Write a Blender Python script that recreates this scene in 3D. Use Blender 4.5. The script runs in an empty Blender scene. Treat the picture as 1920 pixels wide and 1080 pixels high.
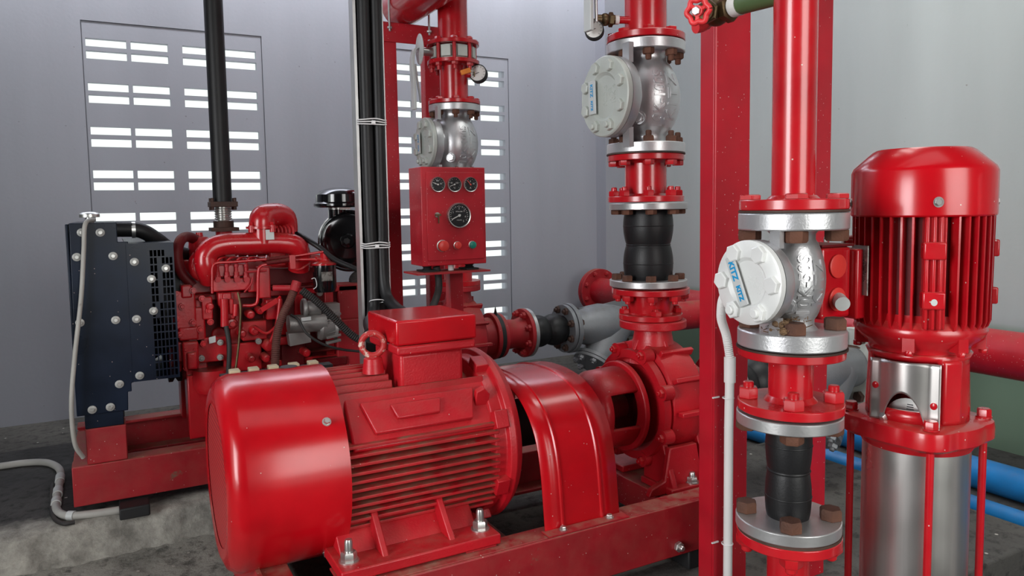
import bpy, bmesh, math, random
from mathutils import Vector, Matrix
random.seed(7)
R = math.radians
sc = bpy.context.scene
col = sc.collection
V = Vector

# ---------------------------------------------------------------- camera
F_PX, CAM_Z = 1400.0, 1.1
YAW, PITCH, ROLL = R(28.4), R(4.5), R(0.9)
fh = V((math.sin(YAW), math.cos(YAW), 0)); rh = V((math.cos(YAW), -math.sin(YAW), 0)); zz = V((0, 0, 1))
fwd = fh*math.cos(PITCH) - zz*math.sin(PITCH)
up0 = zz*math.cos(PITCH) + fh*math.sin(PITCH)
rgt = rh*math.cos(ROLL) - up0*math.sin(ROLL)
upv = rgt.cross(fwd)
cd = bpy.data.cameras.new('camera'); cam = bpy.data.objects.new('camera', cd); col.objects.link(cam)
cam.matrix_world = Matrix(((rgt.x, upv.x, -fwd.x, 0), (rgt.y, upv.y, -fwd.y, 0), (rgt.z, upv.z, -fwd.z, CAM_Z), (0, 0, 0, 1)))
cd.sensor_width = 36.0; cd.lens = F_PX/1920*36; cd.shift_y = -41/1920
cd.clip_start = 0.02
sc.camera = cam
sc.view_settings.view_transform = 'Standard'; sc.view_settings.look = 'None'
sc.view_settings.gamma = 1.0; sc.view_settings.use_curve_mapping = False
sc.view_settings.exposure = 0.0

# ---------------------------------------------------------------- daylight outside
w = bpy.data.worlds.new('World'); sc.world = w; w.use_nodes = True
bg = w.node_tree.nodes['Background']; bg.inputs['Color'].default_value = (0.93, 1.0, 0.96, 1); bg.inputs['Strength'].default_value = 1.15

def daylight(name, loc, target, sx, sy, power, color, spread=180):
    l = bpy.data.lights.new(name, 'AREA'); l.shape = 'RECTANGLE'; l.size = sx; l.size_y = sy
    l.energy = power; l.color = color; l.spread = R(spread)
    o = bpy.data.objects.new(name, l); col.objects.link(o)
    o.location = loc; o.rotation_euler = (V(target)-V(loc)).to_track_quat('-Z', 'Y').to_euler()
# light of the open doorways in the two walls behind the camera, and of area lights added under the ceiling for the upper walls
daylight('daylight_front_doorway', (0.9, -1.72, 1.6), (1.1, 1.2, 0.7), 1.5, 1.8, 16, (1.0, 0.98, 0.95), 105)
daylight('daylight_side_doorway', (-2.5, 0.1, 1.5), (1.2, 1.3, 0.8), 1.2, 1.9, 27, (0.98, 0.98, 1.0), 95)
daylight('overhead_light', (0.6, 0.6, 3.4), (0.9, 1.4, 0), 2.4, 1.0, 8, (0.97, 0.98, 1.0))  # overhead area light; the ceiling has no opening here
daylight('added_wash_back_wall', (0.6, 3.85, 3.45), (0.6, 4.25, 3.14), 4.8, 0.30, 150, (0.96, 0.97, 1.0), 118)  # added area light without a real vent, grades the back wall downwards
daylight('added_wash_right_wall', (2.6, 1.6, 3.4), (3.2, 1.7, 2.1), 0.5, 3.2, 36, (0.98, 1.0, 0.97), 140)  # added area light that brightens the top of the right wall

def survey(px, py, x=None, y=None, z=None, d=None):
    """world point seen at a photograph pixel on the plane x, y or z = const"""
    v = fwd + rgt*((px-960)/F_PX) + upv*((499-py)/F_PX)
    t = x/v.x if x is not None else y/v.y if y is not None else (z-CAM_Z)/v.z if z is not None else d
    return V((0, 0, CAM_Z)) + v*t

# ---------------------------------------------------------------- materials
def mk(name): 
    m = bpy.data.materials.new(name); m.use_nodes = True
    nt = m.node_tree; return m, nt, nt.nodes['Principled BSDF']
def tex(nt, kind, **kw):
    n = nt.nodes.new(kind)
    for k, v in kw.items():
        if hasattr(n, k): setattr(n, k, v)
        else: n.inputs[k].default_value = v
    return n
def coords(nt): return nt.nodes.new('ShaderNodeTexCoord').outputs['Object']
def ramp(nt, src, a, b, ca=(0, 0, 0, 1), cb=(1, 1, 1, 1)):
    r = nt.nodes.new('ShaderNodeValToRGB'); r.color_ramp.elements[0].position = a; r.color_ramp.elements[1].position = b
    r.color_ramp.elements[0].color = ca; r.color_ramp.elements[1].color = cb
    nt.links.new(src, r.inputs[0]); return r.outputs[0]
def mix(nt, fac, a, b):
    m = nt.nodes.new('ShaderNodeMix'); m.data_type = 'RGBA'
    for s, v in ((m.inputs[0], fac), (m.inputs[6], a), (m.inputs[7], b)):
        if hasattr(v, 'is_linked') or isinstance(v, bpy.types.NodeSocket): nt.links.new(v, s)
        else: s.default_value = v
    return m.outputs[2]
def math_(nt, op, a, b=0.0):
    m = nt.nodes.new('ShaderNodeMath'); m.operation = op
    for s, v in ((m.inputs[0], a), (m.inputs[1], b)):
        if isinstance(v, bpy.types.NodeSocket): nt.links.new(v, s)
        else: s.default_value = v
    return m.outputs[0]
def bump(nt, bs, src, strength, dist=0.002):
    b = nt.nodes.new('ShaderNodeBump'); b.inputs['Strength'].default_value = strength; b.inputs['Distance'].default_value = dist
    nt.links.new(src, b.inputs['Height']); nt.links.new(b.outputs[0], bs.inputs['Normal'])
def c4(c): return (c[0], c[1], c[2], 1)

def paint(name, base, rough=0.3, metal=0.0, var=0.12, grain=0.12, gscale=180, specks=0.0, dust=0.0, dustc=(0.30, 0.20, 0.13), coat=0.0, wear=None, spec=0.5):
    m, nt, bs = mk(name); co = coords(nt)
    n1 = tex(nt, 'ShaderNodeTexNoise', Scale=9.0, Detail=5.0); nt.links.new(co, n1.inputs['Vector'])
    dark = tuple(c*(1-var*1.6) for c in base); light = tuple(min(1, c*(1+var)) for c in base)
    c = mix(nt, ramp(nt, n1.outputs[0], 0.3, 0.7), c4(dark), c4(light))
    if wear:
        n4 = tex(nt, 'ShaderNodeTexNoise', Scale=wear[1], Detail=8.0, Roughness=0.7); nt.links.new(co, n4.inputs['Vector'])
        c = mix(nt, ramp(nt, n4.outputs[0], wear[2], wear[2]+0.06), c, c4(wear[0]))
    if dust > 0:
        g = nt.nodes.new('ShaderNodeNewGeometry'); sep = nt.nodes.new('ShaderNodeSeparateXYZ'); nt.links.new(g.outputs['True Normal'], sep.inputs[0])
        upf = ramp(nt, sep.outputs[2], 0.45, 0.95)
        n2 = tex(nt, 'ShaderNodeTexNoise', Scale=26.0, Detail=7.0, Roughness=0.65); nt.links.new(co, n2.inputs['Vector'])
        f = math_(nt, 'MULTIPLY', ramp(nt, n2.outputs[0], 0.35, 0.75), math_(nt, 'ADD', math_(nt, 'MULTIPLY', upf, dust), dust*0.16))
        c = mix(nt, f, c, c4(dustc))
        nt.links.new(math_(nt, 'ADD', math_(nt, 'MULTIPLY', f, 0.6), rough), bs.inputs['Roughness'])
    else:
        n3 = ramp(nt, n1.outputs[0], 0.2, 0.8, (rough*0.8,)*3+(1,), (min(1, rough*1.25),)*3+(1,)); nt.links.new(n3, bs.inputs['Roughness'])
    if specks > 0:
        v = tex(nt, 'ShaderNodeTexVoronoi', Scale=130.0); nt.links.new(co, v.inputs['Vector'])
        sep2 = nt.nodes.new('ShaderNodeSeparateColor'); nt.links.new(v.outputs['Color'], sep2.inputs[0])
        f = math_(nt, 'MULTIPLY', math_(nt, 'LESS_THAN', v.outputs['Distance'], 0.14), math_(nt, 'LESS_THAN', sep2.outputs[0], specks))
        c = mix(nt, f, c, (0.60, 0.45, 0.40, 1))
    nt.links.new(c, bs.inputs['Base Color'])
    bs.inputs['Metallic'].default_value = metal; bs.inputs['Specular IOR Level'].default_value = spec
    if coat: bs.inputs['Coat Weight'].default_value = coat; bs.inputs['Coat Roughness'].default_value = 0.12
    if grain > 0:
        n = tex(nt, 'ShaderNodeTexNoise', Scale=float(gscale), Detail=3.0); nt.links.new(co, n.inputs['Vector'])
        bump(nt, bs, n.outputs[0], grain, 0.0012)
    return m

RED = (0.50, 0.004, 0.012)
M = {}
M['red'] = paint('red_gloss_paint', RED, 0.24, grain=0.10, gscale=60, specks=0.06, dust=0.35, coat=0.4)
M['red_post'] = paint('red_post_paint', (0.46, 0.006, 0.018), 0.38, grain=0.05, specks=0.22, dust=0.2, coat=0.1)
M['red_cover'] = paint('red_sheet_paint', (0.52, 0.003, 0.009), 0.22, grain=0.02, gscale=40, specks=0.03, dust=0.05, spec=0.45, coat=0.15, dustc=(0.25, 0.08, 0.06))
M['red_cast'] = paint('red_cast_iron_paint', (0.50, 0.006, 0.015), 0.36, grain=0.4, gscale=240, specks=0.04, dust=0.32, dustc=(0.26, 0.12, 0.08))
M['red_fin'] = paint('red_finned_casting_paint', (0.44, 0.004, 0.011), 0.42, grain=0.35, gscale=220, dust=1.0, specks=0.03, dustc=(0.22, 0.12, 0.07))
M['red_dull'] = paint('red_dusty_paint', (0.40, 0.006, 0.016), 0.5, grain=0.25, dust=0.6, specks=0.08, dustc=(0.28, 0.16, 0.10))
M['red_skid'] = paint('red_skid_paint', (0.34, 0.006, 0.014), 0.45, grain=0.2, dust=0.7, specks=0.10, wear=((0.16, 0.09, 0.06), 6.0, 0.66))
M['red_engine'] = paint('red_engine_paint', (0.50, 0.005, 0.014), 0.33, grain=0.35, gscale=150, dust=0.6, coat=0.2, dustc=(0.24, 0.13, 0.08))
M['red_dark_shade'] = paint('dark_red_with_shade', (0.12, 0.003, 0.007), 0.5, spec=0.2, grain=0.3, dust=0.4)  # dark red; on the crankcase its darkness stands for shade between parts
M['red_plastic'] = paint('red_plastic', (0.75, 0.05, 0.04), 0.35, grain=0)
M['pink_red'] = paint('handwheel_red_paint', (0.72, 0.035, 0.04), 0.4, grain=0.2)
M['silver'] = paint('aluminium_paint', (0.60, 0.60, 0.61), 0.36, metal=0.75, grain=0.22, gscale=300, var=0.06, wear=((0.22, 0.2, 0.17), 14.0, 0.73))
M['silver_lit'] = paint('silver_paint_lit', (0.76, 0.77, 0.75), 0.42, metal=0.1, grain=0.15, gscale=200, var=0.04)  # lit copy of the pale silver, whitened because the cover faces the light
M['silver_pale'] = paint('pale_silver_paint', (0.50, 0.53, 0.49), 0.45, metal=0.12, grain=0.3, gscale=200, var=0.05)
M['silver_dull'] = paint('dull_silver_paint', (0.24, 0.25, 0.265), 0.5, metal=0.5, grain=0.4, dust=0.4, dustc=(0.2, 0.17, 0.15))
M['zinc'] = paint('zinc_plated_flange', (0.52, 0.52, 0.52), 0.36, metal=0.75, grain=0.15, var=0.12, dust=0.2)
M['steel'] = paint('plated_steel', (0.62, 0.62, 0.60), 0.3, metal=0.9, grain=0.1)
M['rust'] = paint('rusty_steel', (0.12, 0.05, 0.03), 0.75, metal=0.25, grain=0.7, gscale=300, var=0.5)
M['rust_dark'] = paint('dark_rusty_steel', (0.075, 0.04, 0.03), 0.6, metal=0.4, grain=0.5, var=0.4)
M['rubber'] = paint('black_rubber', (0.010, 0.010, 0.011), 0.45, spec=0.35, grain=0.2, gscale=300, var=0.2, dust=0.12, dustc=(0.1, 0.09, 0.08))
M['hose'] = paint('dusty_black_hose', (0.020, 0.018, 0.018), 0.6, grain=0.3, dust=0.35, dustc=(0.14, 0.10, 0.08))
M['hose_brown'] = paint('brown_dusty_hose', (0.11, 0.03, 0.025), 0.6, grain=0.3, dust=0.4)
M['black_gloss'] = paint('black_gloss_paint', (0.006, 0.006, 0.007), 0.12, grain=0.03, coat=0.6)
M['black_panel'] = paint('dark_blue_black_panel', (0.005, 0.011, 0.026), 0.30, spec=0.28, grain=0.06, gscale=20, var=0.25, specks=0.04, dust=0.0, dustc=(0.2, 0.2, 0.2))
M['black'] = paint('matte_black', (0.012, 0.012, 0.013), 0.6, grain=0.2)
M['washer'] = paint('pale_plated_washer', (0.40, 0.40, 0.38), 0.45, metal=0.3, grain=0.1)
M['white_plastic'] = paint('white_pvc', (0.78, 0.78, 0.76), 0.4, grain=0.02, var=0.03, specks=0.0, wear=((0.35, 0.32, 0.28), 30.0, 0.74))
M['grey_plastic'] = paint('grey_pvc', (0.42, 0.41, 0.38), 0.5, grain=0.05, wear=((0.15, 0.12, 0.1), 12.0, 0.62))
M['tie'] = paint('white_nylon_tie', (0.8, 0.8, 0.8), 0.4, grain=0)
M['cream'] = paint('cream_plastic', (0.62, 0.52, 0.34), 0.5, grain=0.1, dust=0.2)
M['brass'] = paint('dirty_brass', (0.16, 0.115, 0.06), 0.4, metal=0.8, grain=0.4)
M['green'] = paint('olive_green_pipe_paint', (0.085, 0.14, 0.055), 0.45, grain=0.1)
M['green_btn'] = paint('green_button', (0.01, 0.22, 0.16), 0.35, grain=0)
M['orange'] = paint('orange_plastic', (0.75, 0.22, 0.03), 0.4, grain=0)
M['blue_pipe'] = paint('blue_pvc', (0.012, 0.20, 0.52), 0.35, grain=0.03, dust=0.15)
M['lever'] = paint('pale_grey_enamel', (0.55, 0.57, 0.56), 0.35, grain=0.05, var=0.05)
M['alu_cast'] = paint('cast_aluminium', (0.36, 0.35, 0.34), 0.45, metal=0.6, grain=0.5, dust=0.4)
M['blue_ink'] = paint('blue_ink', (0.0, 0.30, 0.62), 0.5, grain=0)
M['white_ink'] = paint('white_ink', (0.75, 0.75, 0.72), 0.5, grain=0)
M['dial_black'] = paint('black_dial', (0.010, 0.011, 0.013), 0.4, grain=0)
M['dial_white'] = paint('white_dial', (0.75, 0.75, 0.72), 0.4, grain=0)
M['needle_red'] = paint('red_needle', (0.8, 0.1, 0.08), 0.4, grain=0)
M['nest'] = paint('dried_mud_and_straw', (0.19, 0.11, 0.055), 0.95, grain=1.0, gscale=500, var=0.5)
M['nameplate'] = paint('worn_metal_nameplate', (0.30, 0.29, 0.27), 0.4, metal=0.6, grain=0.1, wear=((0.13, 0.12, 0.11), 60.0, 0.5))
M['tape'] = paint('white_thread_tape', (0.75, 0.75, 0.72), 0.6, grain=0.3)

def brushed(name, base):
    m, nt, bs = mk(name); co = coords(nt)
    mp = nt.nodes.new('ShaderNodeMapping'); mp.inputs['Scale'].default_value = (40, 40, 0.8); nt.links.new(co, mp.inputs[0])
    n = tex(nt, 'ShaderNodeTexNoise', Scale=3.0, Detail=6.0); nt.links.new(mp.outputs[0], n.inputs['Vector'])
    n2 = tex(nt, 'ShaderNodeTexNoise', Scale=7.0, Detail=4.0); nt.links.new(co, n2.inputs['Vector'])
    c = mix(nt, ramp(nt, n.outputs[0], 0.3, 0.7), c4(tuple(b*0.88 for b in base)), c4(base))
    nt.links.new(c, bs.inputs['Base Color']); bs.inputs['Metallic'].default_value = 0.95
    nt.links.new(ramp(nt, n2.outputs[0], 0.3, 0.7, (0.26,)*3+(1,), (0.42,)*3+(1,)), bs.inputs['Roughness'])
    return m
M['stainless'] = brushed('brushed_stainless', (0.60, 0.58, 0.56))

def wallpaint(name, base, stain):
    m, nt, bs = mk(name); co = coords(nt)
    mp = nt.nodes.new('ShaderNodeMapping'); mp.inputs['Scale'].default_value = (1.6, 1.6, 0.22); nt.links.new(co, mp.inputs[0])
    n = tex(nt, 'ShaderNodeTexNoise', Scale=2.2, Detail=5.0); nt.links.new(mp.outputs[0], n.inputs['Vector'])
    c = mix(nt, ramp(nt, n.outputs[0], 0.3, 0.75), c4(base), c4(tuple(b*0.86 for b in base)))
    v = tex(nt, 'ShaderNodeTexNoise', Scale=38.0, Detail=2.0); nt.links.new(co, v.inputs['Vector'])
    c = mix(nt, ramp(nt, v.outputs[0], 0.76, 0.79), c, c4(stain))
    nt.links.new(c, bs.inputs['Base Color']); bs.inputs['Roughness'].default_value = 0.6
    n3 = tex(nt, 'ShaderNodeTexNoise', Scale=60.0, Detail=4.0); nt.links.new(co, n3.inputs['Vector']); bump(nt, bs, n3.outputs[0], 0.12, 0.003)
    return m
M['wall_blue'] = wallpaint('blue_grey_wall_paint', (0.42, 0.435, 0.495), (0.25, 0.25, 0.28))
M['unseen_dark'] = paint('dark_unseen_walls', (0.07, 0.065, 0.06), 0.8, grain=0.3)  # unseen ceiling and walls, darkened to cut bounced light
M['wall_green'] = wallpaint('pale_grey_green_wall_paint', (0.47, 0.51, 0.50), (0.3, 0.3, 0.28))

def dado(name):   # pale wall with a green painted band near the floor
    m = wallpaint(name, (0.47, 0.51, 0.50), (0.3, 0.3, 0.28)); nt = m.node_tree; bs = nt.nodes['Principled BSDF']
    src = bs.inputs['Base Color'].links[0].from_socket
    sep = nt.nodes.new('ShaderNodeSeparateXYZ'); nt.links.new(coords(nt), sep.inputs[0])
    nt.links.new(mix(nt, ramp(nt, sep.outputs[2], 0.62, 0.66), (0.20, 0.30, 0.21, 1), src), bs.inputs['Base Color'])
    return m
M['wall_right'] = dado('grey_wall_with_green_dado')

def concrete(name, a, b, bumpd=0.02):
    m, nt, bs = mk(name); co = coords(nt)
    n = tex(nt, 'ShaderNodeTexNoise', Scale=2.6, Detail=9.0, Roughness=0.62); nt.links.new(co, n.inputs['Vector'])
    n2 = tex(nt, 'ShaderNodeTexNoise', Scale=28.0, Detail=8.0, Roughness=0.7); nt.links.new(co, n2.inputs['Vector'])
    c = mix(nt, ramp(nt, n.outputs[0], 0.35, 0.65), c4(a), c4(b))
    c = mix(nt, ramp(nt, n2.outputs[0], 0.34, 0.50), c4(tuple(x*0.5 for x in a)), c)
    v = tex(nt, 'ShaderNodeTexVoronoi', Scale=45.0); nt.links.new(co, v.inputs['Vector'])
    s2 = nt.nodes.new('ShaderNodeSeparateColor'); nt.links.new(v.outputs['Color'], s2.inputs[0])
    f = math_(nt, 'MULTIPLY', math_(nt, 'LESS_THAN', v.outputs['Distance'], 0.2), math_(nt, 'LESS_THAN', s2.outputs[0], 0.03))
    c = mix(nt, f, c, (0.55, 0.52, 0.47, 1))
    nt.links.new(c, bs.inputs['Base Color']); bs.inputs['Roughness'].default_value = 0.85
    bump(nt, bs, n2.outputs[0], 1.0, bumpd); return m
M['conc_light'] = concrete('rough_light_concrete', (0.26, 0.25, 0.22), (0.46, 0.44, 0.39))
M['conc_dark'] = concrete('damp_dark_concrete', (0.045, 0.042, 0.040), (0.10, 0.095, 0.088), 0.006)
M['conc_mid'] = concrete('grey_concrete', (0.055, 0.052, 0.048), (0.11, 0.105, 0.095), 0.008)

def plinth_mat():   # dark slab with a lighter rough concrete strip along the front
    m = concrete('slab_concrete', (0.03, 0.029, 0.028), (0.075, 0.072, 0.068), 0.008); nt = m.node_tree; bs = nt.nodes['Principled BSDF']
    src = bs.inputs['Base Color'].links[0].from_socket
    co = coords(nt); sep = nt.nodes.new('ShaderNodeSeparateXYZ'); nt.links.new(co, sep.inputs[0])
    n = tex(nt, 'ShaderNodeTexNoise', Scale=9.0, Detail=8.0, Roughness=0.7); nt.links.new(co, n.inputs['Vector'])
    y = math_(nt, 'ADD', math_(nt, 'SUBTRACT', sep.outputs[1], 2.0), math_(nt, 'MULTIPLY', n.outputs[0], 0.16))
    n2 = tex(nt, 'ShaderNodeTexNoise', Scale=14.0, Detail=8.0, Roughness=0.7); nt.links.new(co, n2.inputs['Vector'])
    lt = mix(nt, ramp(nt, n2.outputs[0], 0.35, 0.65), (0.18, 0.17, 0.15, 1), (0.46, 0.44, 0.39, 1))
    nt.links.new(mix(nt, ramp(nt, y, 0.54, 0.60), lt, src), bs.inputs['Base Color'])
    return m
M['plinth'] = plinth_mat()

def grille_mat():
    m, nt, bs = mk('perforated_red_grille'); co = coords(nt)
    sep = nt.nodes.new('ShaderNodeSeparateXYZ'); nt.links.new(co, sep.inputs[0])
    cmb = nt.nodes.new('ShaderNodeCombineXYZ'); nt.links.new(sep.outputs[1], cmb.inputs[0]); nt.links.new(sep.outputs[2], cmb.inputs[1])
    v = tex(nt, 'ShaderNodeTexVoronoi', Scale=95.0, Randomness=0.0); nt.links.new(cmb.outputs[0], v.inputs['Vector'])
    f = math_(nt, 'LESS_THAN', v.outputs['Distance'], 0.33)
    nt.links.new(mix(nt, f, (0.50, 0.02, 0.022, 1), (0.13, 0.012, 0.012, 1)), bs.inputs['Base Color'])
    bs.inputs['Roughness'].default_value = 0.5
    bump(nt, bs, math_(nt, 'SUBTRACT', 1.0, f), 0.8, 0.003); return m
M['grille'] = grille_mat()

# ---------------------------------------------------------------- mesh helpers
ORG = {}
def org(o): return ORG.get(o.name, V((0, 0, 0))) if o else V((0, 0, 0))
def frame(ax):
    ax = V(ax).normalized(); h = V((0, 0, 1)) if abs(ax.z) < 0.9 else V((1, 0, 0))
    u = h.cross(ax).normalized(); return ax, u, ax.cross(u)
def catmull(P, k):
    P = [V(p) for p in P]
    if len(P) < 3 or k < 2: return P
    Q = [P[0]*2-P[1]] + P + [P[-1]*2-P[-2]]; out = []
    for i in range(1, len(Q)-2):
        a, b, c, d = Q[i-1:i+3]
        for j in range(k):
            t = j/k; out.append(0.5*((2*b)+(c-a)*t+(2*a-5*b+4*c-d)*t*t+(3*b-a-3*c+d)*t**3))
    out.append(P[-1]); return out

SQUEEZE = None
class MB:
    def __init__(s): s.v = []; s.f = []
    def add(s, vs, fs):
        n = len(s.v); s.v += [V(v) for v in vs]; s.f += [tuple(i+n for i in f) for f in fs]; return s
    def box(s, x0, x1, y0, y1, z0, z1):
        vs = [(x, y, z) for x in (x0, x1) for y in (y0, y1) for z in (z0, z1)]
        return s.add(vs, [(0, 1, 3, 2), (4, 6, 7, 5), (0, 4, 5, 1), (2, 3, 7, 6), (0, 2, 6, 4), (1, 5, 7, 3)])
    def obox(s, c, ex, ey, hx, hy, hz):   # oriented box: centre, two unit axes, half sizes
        c = V(c); ex = V(ex).normalized(); ey = V(ey).normalized(); ez = ex.cross(ey)
        vs = [c+ex*(a*hx)+ey*(b*hy)+ez*(d*hz) for a in (-1, 1) for b in (-1, 1) for d in (-1, 1)]
        return s.add(vs, [(0, 1, 3, 2), (4, 6, 7, 5), (0, 4, 5, 1), (2, 3, 7, 6), (0, 2, 6, 4), (1, 5, 7, 3)])
    def lathe(s, prof, o, ax=(0, 0, 1), n=40, close=False, a0=0.0, skip=None, sc2=1.0):
        ax, u, v = frame(ax); o = V(o); m = len(prof); vs = []
        for (r, t) in prof:
            for k in range(n):
                a = a0+2*math.pi*k/n; vs.append(o+ax*t+u*(r*math.cos(a))+v*(r*sc2*math.sin(a)))
        fs = []
        for i in range(m-1 if not close else m):
            j = (i+1) % m
            for k in range(n):
                if skip and skip(i, (k+.5)/n*360): continue
                l = (k+1) % n; fs.append((i*n+k, i*n+l, j*n+l, j*n+k))
        if not close and not (m == 2 and min(prof[0][0], prof[1][0]) < 1e-6):
            if prof[0][0] > 1e-6: fs.append(tuple(range(n-1, -1, -1)))
            if prof[-1][0] > 1e-6: fs.append(tuple((m-1)*n+k for k in range(n)))
        return s.add(vs, fs)
    def cyl(s, p0, p1, r, r1=None, n=28):
        p0 = V(p0); p1 = V(p1); return s.lathe([(r, 0), (r if r1 is None else r1, (p1-p0).length)], p0, p1-p0, n)
    def ring(s, o, ax, ri, ro, t, n=40):  # annular plate
        return s.lathe([(ri, 0), (ro, 0), (ro, t), (ri, t)], o, ax, n, close=True)
    def tube(s, P, r, n=12, k=6, corr=None, cap=True):
        P = catmull(P, k)
        if corr:
            L = [0]
            for a, b in zip(P, P[1:]): L.append(L[-1]+(b-a).length)
            step = corr[1]/2; Q = []; i = 0; N = int(L[-1]/step)
            for q in range(N+1):
                d = q*step
                while i < len(P)-2 and L[i+1] < d: i += 1
                t = (d-L[i])/max(1e-9, L[i+1]-L[i]); Q.append(P[i].lerp(P[i+1], min(1, t)))
            P = Q
        m = len(P); T = [(P[min(i+1, m-1)]-P[max(i-1, 0)]).normalized() for i in range(m)]
        _, u, _ = frame(T[0]); vs = []
        for i in range(m):
            u = (u-T[i]*u.dot(T[i])).normalized(); v = T[i].cross(u)
            rr = r[i*(len(r)-1)//(m-1)] if isinstance(r, (list, tuple)) else r
            if corr: rr += corr[0]*(1 if i % 2 else -1)
            for q in range(n):
                a = 2*math.pi*q/n; vs.append(P[i]+u*(rr*math.cos(a))+v*(rr*math.sin(a)))
        fs = [(i*n+q, i*n+(q+1) % n, (i+1)*n+(q+1) % n, (i+1)*n+q) for i in range(m-1) for q in range(n)]
        if cap: fs += [tuple(range(n-1, -1, -1)), tuple((m-1)*n+q for q in range(n))]
        return s.add(vs, fs)
    def torus(s, c, ax, Rr, r, n=40, m=12):
        return s.lathe([(Rr+r*math.cos(2*math.pi*i/m), r*math.sin(2*math.pi*i/m)) for i in range(m)], c, ax, n, close=True)
    def prism(s, poly, o, u, v, t):       # polygon in the plane (u, v) extruded by the vector t
        o = V(o); u = V(u); v = V(v); t = V(t); n = len(poly)
        vs = [o+u*a+v*b for a, b in poly]+[o+u*a+v*b+t for a, b in poly]
        return s.add(vs, [tuple(range(n-1, -1, -1)), tuple(range(n, 2*n))]+[(i, (i+1) % n, n+(i+1) % n, n+i) for i in range(n)])
    def hexa(s, p, ax, af, h):
        return s.lathe([(af*0.577*0.9, 0), (af*0.577, h*0.08), (af*0.577, h*0.82), (af*0.5, h)], p, ax, 6, a0=0.3)
    def ball(s, c, r, n=16, sq=(1, 1, 1)):
        c = V(c); vs = [c+V((0, 0, r*sq[2]))]; 
        for i in range(1, n//2):
            t = math.pi*i/(n//2)
            for k in range(n):
                a = 2*math.pi*k/n; vs.append(c+V((r*sq[0]*math.sin(t)*math.cos(a), r*sq[1]*math.sin(t)*math.sin(a), r*sq[2]*math.cos(t))))
        vs.append(c-V((0, 0, r*sq[2]))); fs = []; h = n//2-1
        for k in range(n):
            fs.append((0, 1+k, 1+(k+1) % n)); fs.append((len(vs)-1, 1+(h-1)*n+(k+1) % n, 1+(h-1)*n+k))
            for i in range(h-1): fs.append((1+i*n+k, 1+(i+1)*n+k, 1+(i+1)*n+(k+1) % n, 1+i*n+(k+1) % n))
        return s.add(vs, fs)
    def build(s, name, mat, parent=None, bevel=0.0, ang=38, origin=None, seg=2, solid=0.0, recalc=True, sub=0):
        if SQUEEZE: cx, cy, k = SQUEEZE; s.v = [V((cx+(v.x-cx)*k, cy+(v.y-cy)*k, v.z)) for v in s.v]
        me = bpy.data.meshes.new(name)
        o = bpy.data.objects.new(name, me); col.objects.link(o)
        if parent: o.parent = parent; q = org(parent)
        else:
            if origin is None:
                lo = [min(v[i] for v in s.v) for i in range(3)]; hi = [max(v[i] for v in s.v) for i in range(3)]
                origin = ((lo[0]+hi[0])/2, (lo[1]+hi[1])/2, lo[2])
            q = V(origin); o.location = q
        ORG[o.name] = q
        me.from_pydata([v-q for v in s.v], [], s.f)
        if recalc:
            bm = bmesh.new(); bm.from_mesh(me); bmesh.ops.recalc_face_normals(bm, faces=bm.faces); bm.to_mesh(me); bm.free()
        me.materials.append(M[mat] if isinstance(mat, str) else mat)
        me.polygons.foreach_set('use_smooth', [True]*len(me.polygons))
        me.set_sharp_from_angle(angle=R(ang))
        if solid: md = o.modifiers.new('s', 'SOLIDIFY'); md.thickness = solid; md.offset = 0
        if sub: md = o.modifiers.new('u', 'SUBSURF'); md.levels = sub; md.render_levels = sub
        if bevel > 0:
            md = o.modifiers.new('b', 'BEVEL'); md.width = bevel; md.segments = seg; md.limit_method = 'ANGLE'; md.angle_limit = R(35); md.harden_normals = False
        return o

def thing(name, label, cat, loc, group=None):
    o = bpy.data.objects.new(name, None); col.objects.link(o); o.location = loc; o.empty_display_size = 0.05
    ORG[o.name] = V(loc); o['label'] = label; o['category'] = cat
    if group: o['group'] = group
    return o
def tag(o, label, cat, group=None, kind=None):
    o['label'] = label; o['category'] = cat
    if group: o['group'] = group
    if kind: o['kind'] = kind
    return o
def structure(o): o['kind'] = 'structure'; return o

_bc = {}
def bolt(parent, p, ax, mat='rust', af=0.027, up=0.014, down=0.0, stud=0.010, name='bolt', nut=True, washer=False, solo=None):
    """hex head (or nut with stud) at p along ax; 'down' puts a nut on the far side of the joint"""
    ax = V(ax).normalized(); key = (tuple(round(c, 3) for c in ax), mat, af, up, round(down, 3), stud, washer)
    if key not in _bc:
        m = MB()
        if washer: m.lathe([(af*0.72, 0), (af*0.72, 0.003)], (0, 0, 0), ax, 16)
        m.hexa(ax*(0.002 if washer else 0), ax, af, up)
        if stud: m.lathe([(af*0.3, up*0.9), (af*0.3, up+stud*0.8), (af*0.24, up+stud)], (0, 0, 0), ax, 12)
        if down: m.hexa(-ax*down, -ax, af, up); m.lathe([(af*0.3, -down-up-0.008), (af*0.3, -down-up*0.9)], (0, 0, 0), ax, 12)
        o = m.build(name, mat, None, origin=(0, 0, 0)); _bc[key] = o.data; 
    else:
        o = bpy.data.objects.new(name, _bc[key]); col.objects.link(o)
    o.parent = parent; o.location = V(p)-org(parent); ORG[o.name] = org(parent); return o
def bolt_ring(parent, c, ax, rad, n, a0, **kw):
    ax, u, v = frame(ax); c = V(c)
    for k in range(n):
        a = R(a0)+2*math.pi*k/n; bolt(parent, c+u*(rad*math.cos(a))+v*(rad*math.sin(a)), ax, **kw)

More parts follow.
